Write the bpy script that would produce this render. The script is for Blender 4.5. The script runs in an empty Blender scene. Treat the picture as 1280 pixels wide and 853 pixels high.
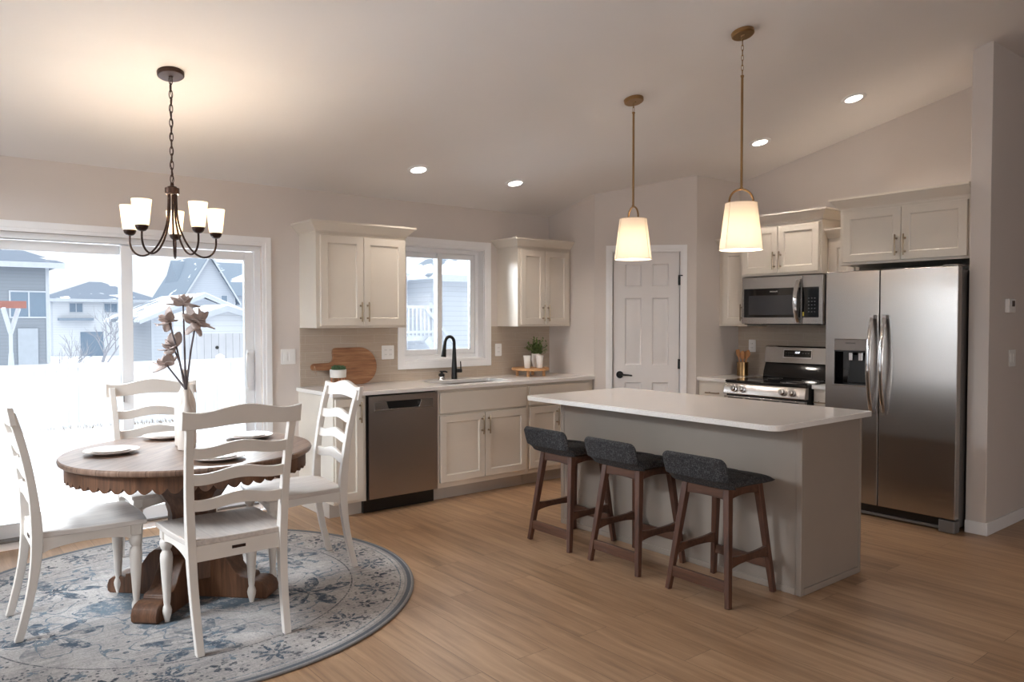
import bpy, bmesh, math, random
from mathutils import Vector, Matrix
random.seed(7)
SC = bpy.context.scene
COL = SC.collection
PI = math.pi
def R(a): return math.radians(a)

# ------------------------------------------------------------------ camera, world, lights, exposure
cam_d = bpy.data.cameras.new('camera'); cam = bpy.data.objects.new('camera', cam_d); COL.objects.link(cam)
cam_d.sensor_width = 36.0; cam_d.lens = 942.1 / 1280 * 36.0; cam_d.clip_start = 0.05; cam_d.clip_end = 400
cam.location = (0, 0, 1.4347)
cam.rotation_euler = (Matrix.Rotation(R(-38.69), 3, 'Z') @ Matrix.Rotation(R(90 - 1.627), 3, 'X') @ Matrix.Rotation(R(-0.066), 3, 'Z')).to_euler()
SC.camera = cam
SC.view_settings.view_transform = 'Standard'
try: SC.view_settings.look = 'None'
except Exception: pass
SC.view_settings.exposure = 1.22; SC.view_settings.gamma = 1.0; SC.view_settings.use_curve_mapping = False
SC.cycles.use_denoising = True
SC.cycles.max_bounces = 10; SC.cycles.diffuse_bounces = 6; SC.cycles.glossy_bounces = 4
SC.cycles.transparent_max_bounces = 12; SC.cycles.sample_clamp_indirect = 6.0
SC.cycles.caustics_reflective = False; SC.cycles.caustics_refractive = False

W = bpy.data.worlds.new('overcast_sky'); SC.world = W; W.use_nodes = True
# overcast sky: dimmest at the horizon, about three times brighter overhead
wt = W.node_tree; bg = wt.nodes['Background']; bg.inputs[0].default_value = (0.92, 0.96, 1.0, 1)
SKY_HORIZON, SKY_ZENITH = 0.50, 1.40
tc_ = wt.nodes.new('ShaderNodeTexCoord'); sx_ = wt.nodes.new('ShaderNodeSeparateXYZ'); mr_ = wt.nodes.new('ShaderNodeMapRange')
wt.links.new(tc_.outputs['Generated'], sx_.inputs[0]); wt.links.new(sx_.outputs[2], mr_.inputs[0])
mr_.inputs['From Min'].default_value = 0.0; mr_.inputs['From Max'].default_value = 1.0
mr_.inputs['To Min'].default_value = SKY_HORIZON; mr_.inputs['To Max'].default_value = SKY_ZENITH
wt.links.new(mr_.outputs[0], bg.inputs[1])
def daylight_fill(name, loc, target, sx, sy, watts, col=(0.90, 0.95, 1.0)):   # added area lamp topping up the sky light at an opening
    l = bpy.data.lights.new(name, 'AREA'); l.shape = 'RECTANGLE'; l.size = sx; l.size_y = sy; l.energy = watts; l.color = col
    o = bpy.data.objects.new(name, l); COL.objects.link(o); o.location = loc
    o.rotation_euler = (Vector(target) - Vector(loc)).to_track_quat('-Z', 'Y').to_euler(); return o
daylight_fill('daylight_fill_side', (-2.3, 4.2, 2.95), (2.4, 5.0, 1.2), 2.2, 0.9, 210)  # added, set high to light cabinet sides without showing in the refrigerator
daylight_fill('daylight_fill_rear', (-0.05, -5.4, 1.7), (1.6, 5.0, 1.3), 2.2, 1.7, 85, (1.0, 0.95, 0.91))  # added fill from behind the camera
daylight_fill('daylight_fill_patio', (1.16, 7.1, 3.6), (1.3, 4.2, 0.6), 3.0, 2.0, 290)  # added boost to the sky light through the patio door
daylight_fill('daylight_fill_patio_oblique', (-1.1, 7.0, 2.45), (2.36, 5.25, 1.45), 1.6, 1.6, 210)  # added to brighten the left-facing cabinet sides
daylight_fill('daylight_fill_side_low', (-1.37, 4.3, 1.45), (3.0, 4.2, 1.3), 1.6, 1.2, 7)  # added to brighten the window reflection in the refrigerator
daylight_fill('daylight_fill_kitchen', (2.45, 6.95, 2.6), (4.25, 5.45, 1.5), 1.3, 1.2, 170)  # added to brighten the window jamb and the cabinet side

CHANDELIER_W = 1.5; PENDANT_W = 1.9; CAN_W = 17.0
WARM = (1.0, 0.80, 0.58); WARMW = (1.0, 0.90, 0.79)

def portal(name, loc, rot, sx, sy):                      # marks the glazed openings for sky light sampling
    l = bpy.data.lights.new(name, 'AREA'); l.shape = 'RECTANGLE'; l.size = sx; l.size_y = sy
    o = bpy.data.objects.new(name, l); COL.objects.link(o); o.location = loc; o.rotation_euler = rot
    l.cycles.is_portal = True
    return o
portal('sky_portal_patio', (1.16, 5.74, 1.0), (R(-90), 0, 0), 1.85, 2.0)
portal('sky_portal_kitchen', (3.71, 5.74, 1.58), (R(-90), 0, 0), 0.86, 1.0)
portal('sky_portal_side', (-1.38, 4.275, 1.62), (R(90), 0, R(-90)), 1.85, 1.75)
portal('sky_portal_side_front', (-1.38, 0.9, 1.5), (R(90), 0, R(-90)), 2.2, 1.7)
portal('sky_portal_rear', (-0.05, -5.18, 1.5), (R(90), 0, 0), 2.2, 1.7)

# ------------------------------------------------------------------ helpers: properties
def tag(o, label=None, cat=None, group=None, kind=None):
    if label: o['label'] = label
    if cat: o['category'] = cat
    if group: o['group'] = group
    if kind: o['kind'] = kind
    return o
def empty(name, loc=(0, 0, 0), rz=0.0, label=None, cat=None, group=None, kind=None):
    o = bpy.data.objects.new(name, None); COL.objects.link(o); o.empty_display_size = 0.1
    o.location = loc; o.rotation_euler = (0, 0, R(rz))
    return tag(o, label, cat, group, kind)
def copy_tree(o, parent=None):
    c = o.copy(); COL.objects.link(c)
    if parent is not None: c.parent = parent
    for ch in o.children: copy_tree(ch, c)
    return c

# ------------------------------------------------------------------ helpers: materials
def lin(v):
    v /= 255.0
    return v / 12.92 if v <= 0.04045 else ((v + 0.055) / 1.055) ** 2.4
def C(r, g, b): return (lin(r), lin(g), lin(b), 1.0)
class NT:
    def __init__(s, name):
        s.m = bpy.data.materials.new(name); s.m.use_nodes = True
        s.t = s.m.node_tree; s.n = s.t.nodes; s.l = s.t.links
        s.b = s.n['Principled BSDF']; s.out = s.n['Material Output']
    def new(s, typ, **kw):
        n = s.n.new(typ)
        for k, v in kw.items(): setattr(n, k, v)
        return n
    def put(s, sock, v):
        if v is None: return
        if isinstance(v, bpy.types.NodeSocket): s.l.new(v, sock)
        else: sock.default_value = v
    def math(s, op, a, b=None, c=None, clamp=False):
        n = s.new('ShaderNodeMath', operation=op); n.use_clamp = clamp
        s.put(n.inputs[0], a); s.put(n.inputs[1], b); s.put(n.inputs[2], c)
        return n.outputs[0]
    def coord(s, which='Object'): return s.new('ShaderNodeTexCoord').outputs[which]
    def mapping(s, v, scale=(1, 1, 1), rot=(0, 0, 0), loc=(0, 0, 0)):
        n = s.new('ShaderNodeMapping'); s.l.new(v, n.inputs[0])
        n.inputs['Scale'].default_value = scale; n.inputs['Rotation'].default_value = rot; n.inputs['Location'].default_value = loc
        return n.outputs[0]
    def noise(s, v, scale=5, detail=3, rough=0.5, out='Fac', dist=0.0):
        n = s.new('ShaderNodeTexNoise'); s.put(n.inputs['Vector'], v)
        n.inputs['Scale'].default_value = scale; n.inputs['Detail'].default_value = detail; n.inputs['Roughness'].default_value = rough
        n.inputs['Distortion'].default_value = dist
        return n.outputs[out]
    def voronoi(s, v, scale=5, feature='F1', out='Distance', rnd=1.0):
        n = s.new('ShaderNodeTexVoronoi', feature=feature); s.put(n.inputs['Vector'], v)
        n.inputs['Scale'].default_value = scale
        n.inputs['Randomness'].default_value = rnd
        return n.outputs[out]
    def ramp(s, f, stops, interp='LINEAR'):
        n = s.new('ShaderNodeValToRGB'); s.put(n.inputs[0], f); cr = n.color_ramp; cr.interpolation = interp
        while len(cr.elements) < len(stops): cr.elements.new(0.5)
        for e, (p, c) in zip(cr.elements, stops): e.position = p; e.color = c if len(c) == 4 else (*c, 1)
        return n.outputs[0]
    def mix(s, f, a, b, blend='MIX'):
        n = s.new('ShaderNodeMix', data_type='RGBA', blend_type=blend)
        s.put(n.inputs['Factor'], f); s.put(n.inputs['A'], a); s.put(n.inputs['B'], b)
        for i in n.inputs:
            pass
        return n.outputs['Result']
    def mixc(s, f, a, b, blend='MIX'):
        n = s.new('ShaderNodeMix', data_type='RGBA', blend_type=blend)
        s.put(n.inputs[0], f); s.put(n.inputs[6], a); s.put(n.inputs[7], b)
        return n.outputs[2]
    def sep(s, v):
        n = s.new('ShaderNodeSeparateXYZ'); s.l.new(v, n.inputs[0]); return n.outputs
    def comb(s, x=0.0, y=0.0, z=0.0):
        n = s.new('ShaderNodeCombineXYZ'); s.put(n.inputs[0], x); s.put(n.inputs[1], y); s.put(n.inputs[2], z); return n.outputs[0]
    def bump(s, h, strength=0.2, dist=0.01):
        n = s.new('ShaderNodeBump'); n.inputs['Strength'].default_value = strength; n.inputs['Distance'].default_value = dist
        s.l.new(h, n.inputs['Height']); s.l.new(n.outputs[0], s.b.inputs['Normal'])
    def base(s, col=None, rough=None, metal=None, **kw):
        if col is not None: s.put(s.b.inputs['Base Color'], col)
        if rough is not None: s.put(s.b.inputs['Roughness'], rough)
        if metal is not None: s.put(s.b.inputs['Metallic'], metal)
        for k, v in kw.items(): s.put(s.b.inputs[k.replace('_', ' ')], v)
        return s

def plain(name, col, rough=0.5, metal=0.0, var=0.04, scale=6, bump=0.0, bscale=200, **kw):
    t = NT(name); v = t.coord()
    f = t.noise(v, scale, 3)
    a = tuple(c * (1 - var) for c in col[:3]) + (1,); b = tuple(min(1, c * (1 + var)) for c in col[:3]) + (1,)
    t.base(t.ramp(f, [(0.3, a), (0.7, b)]), rough, metal, **kw)
    if bump: t.bump(t.noise(v, bscale, 2), bump, 0.002)
    return t.m
def wood(name, c1, c2, c3=None, axis=0, scale=1.0, rough=0.45, bump=0.08, stretch=14):
    t = NT(name); v = t.coord()
    sc = [stretch * scale] * 3; sc[axis] = 1.2 * scale
    v2 = t.mapping(v, tuple(sc))
    f = t.noise(v2, 2.2, 6, 0.62, dist=0.6)
    stops = [(0.28, c1), (0.55, c2)] + ([(0.75, c3)] if c3 else [])
    g = t.noise(t.mapping(v, tuple(x * 5 for x in sc)), 2.0, 2, 0.5)
    col = t.mixc(t.math('MULTIPLY', g, 0.35), t.ramp(f, stops), c1)
    t.base(col, rough); t.bump(f, bump, 0.004)
    return t.m
def steel(name, col=C(176, 170, 166), rough=0.22, axis=0, aniso=0.0):
    t = NT(name); v = t.coord(); sc = [260, 260, 260]; sc[axis] = 3
    f = t.noise(t.mapping(v, tuple(sc)), 1.0, 2, 0.6)
    t.base(col, t.math('ADD', t.math('MULTIPLY', f, 0.10), rough - 0.05), 1.0)
    return t.m
def emit(name, col, strength):
    t = NT(name); t.base(col, 0.5); t.put(t.b.inputs['Emission Color'], col); t.put(t.b.inputs['Emission Strength'], strength)
    return t.m

M = {}
M['wall'] = plain('wall_paint', C(211, 202, 196), 0.75, var=0.012, scale=3, bump=0.05, bscale=160)
M['ceil'] = plain('ceiling_paint', C(234, 230, 228), 0.85, var=0.012, scale=2, bump=0.08, bscale=120)
M['trim'] = plain('white_trim_paint', C(240, 239, 240), 0.38, var=0.01)
M['vinyl'] = plain('white_vinyl', C(238, 238, 240), 0.32, var=0.01)
M['door'] = plain('white_door_paint', C(226, 222, 221), 0.4, var=0.012)
M['cab'] = plain('cream_cabinet_paint', C(221, 212, 200), 0.38, var=0.015)
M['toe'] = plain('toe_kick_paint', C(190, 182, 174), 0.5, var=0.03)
M['island'] = plain('greige_island_paint', C(150, 138, 128), 0.42, var=0.02)
M['gap'] = plain('dark_gap', C(22, 21, 21), 0.6)
M['black'] = plain('black_metal', C(24, 23, 23), 0.35, 0.3)
M['blackplastic'] = plain('black_plastic', C(15, 15, 16), 0.3)
M['blackglass'] = plain('black_glass', C(9, 9, 11), 0.06, var=0.0, Specular_IOR_Level=0.6)
M['nickel'] = plain('champagne_nickel', C(158, 140, 118), 0.30, 1.0)
M['chrome'] = plain('chrome', C(205, 204, 205), 0.12, 1.0)
M['brass'] = plain('aged_brass', C(164, 131, 92), 0.28, 1.0, var=0.08)
M['bronze'] = plain('oil_rubbed_bronze', C(62, 46, 40), 0.38, 0.75, var=0.1)
M['steel'] = steel('brushed_stainless', rough=0.24, axis=1)
M['steel_dark'] = steel('brushed_stainless_darker', C(178, 169, 163), rough=0.30, axis=0)
M['steel_side'] = plain('grey_appliance_side', C(120, 116, 114), 0.45, 0.6)
M['plate'] = plain('white_plate_plastic', C(238, 236, 234), 0.35, var=0.0)
M['white_cer'] = plain('white_ceramic', C(235, 232, 228), 0.25, var=0.01)
M['cream_cer'] = plain('cream_ceramic', C(222, 212, 203), 0.35, var=0.03)
M['stoneware'] = plain('cream_stoneware', C(208, 196, 187), 0.4, var=0.05, scale=12)
M['chairw'] = plain('white_chair_paint', C(220, 213, 206), 0.42, var=0.025, scale=9)
M['seatw'] = wood('whitewashed_seat', C(184, 174, 169), C(208, 199, 192), C(217, 209, 202), axis=1, scale=1.4, rough=0.38, bump=0.05)
M['snow'] = plain('snow', C(244, 246, 250), 0.9, var=0.015, scale=0.6)
M['fence_v'] = plain('white_fence_vinyl', C(202, 205, 210), 0.6, var=0.02, scale=1)

def floor_mat():
    t = NT('oak_plank_floor'); v = t.coord('Object'); x, y, z = t.sep(v)
    uv = t.comb(y, x, 0.0)
    b = t.new('ShaderNodeTexBrick'); t.l.new(uv, b.inputs['Vector'])
    b.offset = 0.37; b.offset_frequency = 2; b.squash = 1.0
    b.inputs['Color1'].default_value = (0, 0, 0, 1); b.inputs['Color2'].default_value = (1, 1, 1, 1); b.inputs['Mortar'].default_value = (0.5, 0.5, 0.5, 1)
    b.inputs['Scale'].default_value = 1.0; b.inputs['Mortar Size'].default_value = 0.0012; b.inputs['Mortar Smooth'].default_value = 0.3
    b.inputs['Brick Width'].default_value = 1.22; b.inputs['Row Height'].default_value = 0.18
    tone = b.outputs['Color']; seam = b.outputs['Fac']
    shift = t.math('MULTIPLY', t.sep(tone)[0], 17.0)
    gv = t.comb(t.math('MULTIPLY', x, 15.0), t.math('MULTIPLY', y, 0.9), shift)
    g = t.noise(gv, 1.6, 5, 0.6, dist=0.9)
    fine = t.noise(t.comb(t.math('MULTIPLY', x, 130.0), t.math('MULTIPLY', y, 4.0), shift), 1.0, 2, 0.5)
    f = t.math('ADD', t.math('MULTIPLY', g, 0.72), t.math('ADD', t.math('MULTIPLY', t.sep(tone)[0], 0.12), t.math('MULTIPLY', fine, 0.10)))
    col = t.ramp(f, [(0.26, C(120, 91, 68)), (0.43, C(154, 121, 92)), (0.58, C(174, 141, 110)), (0.8, C(194, 163, 132))])
    col = t.mixc(seam, col, C(96, 70, 50))
    t.base(col, t.math('ADD', 0.30, t.math('MULTIPLY', g, 0.14)))
    t.bump(t.math('SUBTRACT', t.math('MULTIPLY', f, 0.25), seam), 0.12, 0.002)
    return t.m
M['floor'] = floor_mat()

def tile_mat(name, axis):
    t = NT(name); x, y, z = t.sep(t.coord('Object'))
    uv = t.comb(x if axis == 0 else y, z, 0.0)
    b = t.new('ShaderNodeTexBrick'); t.l.new(uv, b.inputs['Vector']); b.offset = 0.5
    b.inputs['Color1'].default_value = C(186, 171, 156); b.inputs['Color2'].default_value = C(191, 177, 162); b.inputs['Mortar'].default_value = C(203, 191, 178)
    b.inputs['Scale'].default_value = 1.0; b.inputs['Mortar Size'].default_value = 0.0018; b.inputs['Mortar Smooth'].default_value = 0.2
    b.inputs['Brick Width'].default_value = 0.30; b.inputs['Row Height'].default_value = 0.0655
    wav = t.noise(t.mapping(t.coord('Object'), (9, 9, 26)), 1.4, 2)
    rib = t.math('SINE', t.math('MULTIPLY', z, 2 * PI / 0.0164)); strk = t.noise(t.mapping(t.coord('Object'), (5, 5, 150)), 1.0, 3)
    wav = t.math('ADD', wav, t.math('MULTIPLY', rib, 0.10))
    cc = t.mixc(t.math('MULTIPLY', strk, 0.55), b.outputs['Color'], C(158, 143, 129))
    t.base(cc, 0.16)
    t.bump(t.math('SUBTRACT', t.math('MULTIPLY', wav, 0.8), t.math('MULTIPLY', b.outputs['Fac'], 0.35)), 0.5, 0.006)
    return t.m
M['tile_x'] = tile_mat('beige_glazed_tile_back', 0); M['tile_y'] = tile_mat('beige_glazed_tile_side', 1)

def quartz_mat():
    t = NT('white_quartz'); v = t.coord()
    f = t.noise(v, 220, 2); g = t.noise(v, 3, 4)
    col = t.mixc(t.math('MULTIPLY', g, 0.3), t.ramp(f, [(0.35, C(230, 224, 219)), (0.6, C(241, 237, 234))]), C(235, 228, 223))
    t.base(col, 0.10); return t.m
M['quartz'] = quartz_mat()

def glass_mat(name, tint=(0.97, 0.99, 1.0, 1)):
    t = NT(name); tr = t.new('ShaderNodeBsdfTransparent'); tr.inputs[0].default_value = tint
    gl = t.new('ShaderNodeBsdfGlossy'); gl.inputs['Roughness'].default_value = 0.01
    lw = t.new('ShaderNodeFresnel'); lw.inputs['IOR'].default_value = 1.35
    mx = t.new('ShaderNodeMixShader'); t.l.new(lw.outputs[0], mx.inputs[0]); t.l.new(tr.outputs[0], mx.inputs[1]); t.l.new(gl.outputs[0], mx.inputs[2])
    t.l.new(mx.outputs[0], t.out.inputs['Surface']); t.n.remove(t.b)
    return t.m
M['glass'] = glass_mat('window_glass')

def shade_mat(name, col, strength, tr=0.5):
    t = NT(name); t.base(col, 0.6)
    weave = t.noise(t.mapping(t.coord(), (180, 180, 420)), 1.0, 2)
    tl = t.new('ShaderNodeBsdfTranslucent'); tl.inputs[0].default_value = col
    mx = t.new('ShaderNodeMixShader'); mx.inputs[0].default_value = tr
    t.put(t.b.inputs['Emission Color'], (1.0, 0.80, 0.58, 1)); t.put(t.b.inputs['Emission Strength'], strength)
    t.l.new(t.b.outputs[0], mx.inputs[1]); t.l.new(tl.outputs[0], mx.inputs[2]); t.l.new(mx.outputs[0], t.out.inputs['Surface'])
    t.bump(weave, 0.08, 0.001)
    return t.m
M['fabric_shade'] = shade_mat('linen_lamp_shade', C(240, 232, 222), 0.12, 0.5)
M['glass_shade'] = shade_mat('frosted_glass_shade', C(246, 238, 224), 0.35, 0.5)
M['can_lens'] = emit('downlight_lens', (1.0, 0.95, 0.88, 1), 4.0)
M['bulb'] = emit('warm_bulb', (1.0, 0.82, 0.58, 1), 7.0)

M['walnut'] = wood('walnut', C(54, 33, 25), C(88, 55, 40), C(106, 69, 50), axis=2, rough=0.42)
M['walnut_x'] = wood('walnut_rail', C(58, 36, 27), C(92, 60, 44), C(110, 75, 55), axis=0, rough=0.42)
M['oak_board'] = wood('acacia_board', C(116, 76, 52), C(160, 114, 80), C(188, 146, 110), axis=0, scale=1.6, rough=0.5)
M['oak_light'] = wood('light_wood', C(176, 124, 78), C(206, 158, 110), axis=0, scale=2, rough=0.5)
M['spoonw'] = wood('utensil_wood', C(150, 96, 55), C(190, 135, 85), axis=2, scale=4, rough=0.55)
M['rustic'] = wood('rustic_brown_wood', C(66, 42, 28), C(104, 70, 48), C(128, 90, 64), axis=2, scale=1.2, rough=0.5)
def table_top_mat():
    t = NT('weathered_table_top'); x, y, z = t.sep(t.coord())
    u = t.math('ADD', x, y); w = t.math('SUBTRACT', x, y)
    fl = t.math('FLOOR', t.math('MULTIPLY', w, 6.0))
    g = t.noise(t.comb(t.math('MULTIPLY', w, 26.0), t.math('MULTIPLY', u, 2.0), t.math('MULTIPLY', fl, 5.3)), 1.3, 6, 0.62, dist=0.7)
    fr = t.math('FRACT', t.math('MULTIPLY', w, 6.0)); seam = t.math('LESS_THAN', fr, 0.025)
    col = t.ramp(g, [(0.25, C(90, 68, 56)), (0.5, C(126, 101, 86)), (0.75, C(154, 128, 111))])
    t.base(t.mixc(t.math('MULTIPLY', seam, 0.7), col, C(52, 36, 28)), 0.30); t.bump(g, 0.12, 0.003)
    return t.m
M['table_top'] = table_top_mat()
def tweed_mat():
    t = NT('charcoal_tweed'); v = t.coord()
    a = t.noise(t.mapping(v, (1, 1, .7)), 210, 3, 0.75); b = t.noise(v, 60, 2)
    f = t.math('ADD', t.math('MULTIPLY', a, 0.8), t.math('MULTIPLY', b, 0.2))
    t.base(t.ramp(f, [(0.42, C(24, 24, 26)), (0.52, C(52, 51, 53)), (0.62, C(86, 84, 86))]), 0.95); t.bump(a, 0.5, 0.003)
    return t.m
M['tweed'] = tweed_mat()

def rug_mat():
    t = NT('distressed_blue_grey_rug'); v = t.coord(); x, y, z = t.sep(v)
    r = t.math('SQRT', t.math('ADD', t.math('MULTIPLY', x, x), t.math('MULTIPLY', y, y)))
    th = t.math('ARCTAN2', y, x)
    cream = C(178, 170, 165); grey = C(134, 130, 129); pale = C(194, 188, 184); blue = C(60, 74, 88); navy = C(36, 48, 62); bl2 = C(98, 111, 122); dgrey = C(82, 82, 87)
    def sm(f, a, b): return t.ramp(f, [(a, (0, 0, 0, 1)), (b, (1, 1, 1, 1))])
    def band(a, b): return t.math('MULTIPLY', t.math('GREATER_THAN', r, a), t.math('LESS_THAN', r, b))
    def AND(*q):
        o = q[0]
        for k in q[1:]: o = t.math('MULTIPLY', o, k)
        return o
    abr = t.noise(t.mapping(v, (4.0, 40.0, 1)), 1.3, 5, 0.7)
    col = t.mixc(sm(abr, .36, .66), grey, cream)
    col = t.mixc(sm(t.noise(v, 2.4, 4, 0.6), .42, .72), col, pale)
    wear = sm(t.noise(v, 55, 4, 0.75), .40, .50); wear2 = sm(t.noise(v, 18, 5, 0.8), .40, .52); wear3 = sm(t.noise(v, 4.5, 3, 0.6), .34, .52)
    wob = t.math('MULTIPLY', t.math('SUBTRACT', t.noise(v, 13, 4), 0.5), 0.07)
    def flowers(rc, n, size, petals, phase=0.0, hole=0.0):
        a = t.math('ADD', t.math('MULTIPLY', th, n / (2 * PI)), phase)
        fa = t.math('SUBTRACT', t.math('FRACT', a), 0.5)
        px = t.math('MULTIPLY', fa, 2 * PI * rc / n); py = t.math('SUBTRACT', r, rc)
        pr = t.math('SQRT', t.math('ADD', t.math('MULTIPLY', px, px), t.math('MULTIPLY', py, py)))
        pa = t.math('ARCTAN2', py, px)
        lim = t.math('MULTIPLY', size, t.math('ADD', 0.70, t.math('MULTIPLY', 0.45, t.math('COSINE', t.math('MULTIPLY', pa, petals)))))
        m = t.math('LESS_THAN', t.math('ADD', pr, wob), lim)
        if hole: m = AND(m, t.math('GREATER_THAN', pr, hole))
        return m
    # worn blue fields around the medallion and in five lobes
    med = t.math('LESS_THAN', t.math('ADD', r, wob), t.math('ADD', 0.40, t.math('MULTIPLY', 0.09, t.math('COSINE', t.math('MULTIPLY', th, 6.0)))))
    col = t.mixc(AND(med, wear2), col, bl2)
    lobes = flowers(0.66, 6, 0.20, 6, 0.15)
    col = t.mixc(AND(lobes, wear2, wear3), col, blue)
    col = t.mixc(AND(flowers(0.66, 6, 0.10, 8, 0.15), wear), col, cream)
    col = t.mixc(AND(flowers(0.66, 6, 0.045, 5, 0.15), wear2), col, navy)
    # small scattered leaves in rows, broken by wear
    vor = t.voronoi(v, 19, rnd=0.75); vor2 = t.voronoi(t.mapping(v, (1, 1, 1), loc=(3.1, 1.7, 0)), 34, rnd=1.0)
    lf = t.math('LESS_THAN', t.math('ADD', vor, t.math('MULTIPLY', wob, 5.0)), 0.22)
    col = t.mixc(AND(lf, band(.36, .84), wear, sm(t.noise(v, 3.2, 2), .44, .56)), col, blue)
    col = t.mixc(AND(t.math('LESS_THAN', vor2, 0.26), band(.88, 1.14), wear), col, dgrey)
    # scrolls
    sc = t.math('ABSOLUTE', t.math('SUBTRACT', t.noise(v, 6.5, 1, 0.4), 0.5))
    col = t.mixc(AND(t.math('LESS_THAN', sc, 0.012), band(.30, .84), wear), col, bl2)
    # border
    col = t.mixc(AND(flowers(1.01, 15, 0.080, 8, 0.0, 0.018), wear), col, blue)
    col = t.mixc(AND(flowers(1.01, 15, 0.050, 5, 0.5, 0.016), wear2), col, navy)
    col = t.mixc(AND(flowers(0.93, 30, 0.026, 4, 0.25), wear), col, bl2)
    col = t.mixc(AND(flowers(1.09, 30, 0.026, 4, 0.25), wear), col, dgrey)
    for a, b, cc, w_ in ((.868, .876, dgrey, wear), (1.130, 1.137, bl2, wear), (1.155, 1.20, C(138, 135, 134), 0.8), (1.170, 1.190, C(74, 82, 92), 0.9)):
        col = t.mixc(AND(band(a, b), w_), col, cc)
    fine = t.noise(t.mapping(v, (1, 1.8, 1)), 120, 3, 0.75)
    col = t.mixc(t.math('MULTIPLY', sm(fine, .51, .60), 0.46), col, C(84, 86, 92))
    col = t.mixc(t.math('MULTIPLY', sm(t.noise(t.mapping(v, (22, 3, 1)), 2.0, 4, 0.7), .52, .66), 0.30), col, C(112, 110, 112))
    t.base(col, 0.95); t.bump(fine, 0.5, 0.004)
    return t.m
M['rug'] = rug_mat()
M['rug_edge'] = plain('rug_binding', C(120, 116, 114), 0.9, var=0.1, scale=80)

def siding_mat(name, col, step=0.18, vert=False):
    t = NT(name); x, y, z = t.sep(t.coord())
    f = t.math('FRACT', t.math('MULTIPLY', t.math('ADD', x, y) if vert else z, 1.0 / step))
    line = t.math('LESS_THAN', f, 0.10)
    d = tuple(c * 0.80 for c in col[:3]) + (1,)
    n = t.noise(t.coord(), 0.8, 2)
    base = t.mixc(t.math('MULTIPLY', n, 0.15), col, d)
    t.base(t.mixc(line, base, d), 0.7); return t.m
def roof_mat(name, col, snow_amt=0.5):
    t = NT(name); v = t.coord()
    n = t.noise(t.mapping(v, (0.35, 0.35, 1.1)), 1.2, 3, 0.5)
    g = t.noise(v, 14, 2)
    a = t.mixc(g, col, tuple(c * 0.8 for c in col[:3]) + (1,))
    f = t.ramp(n, [(snow_amt, (0, 0, 0, 1)), (snow_amt + 0.02, (1, 1, 1, 1))])
    t.base(t.mixc(f, a, C(238, 241, 246)), 0.9); return t.m

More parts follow.
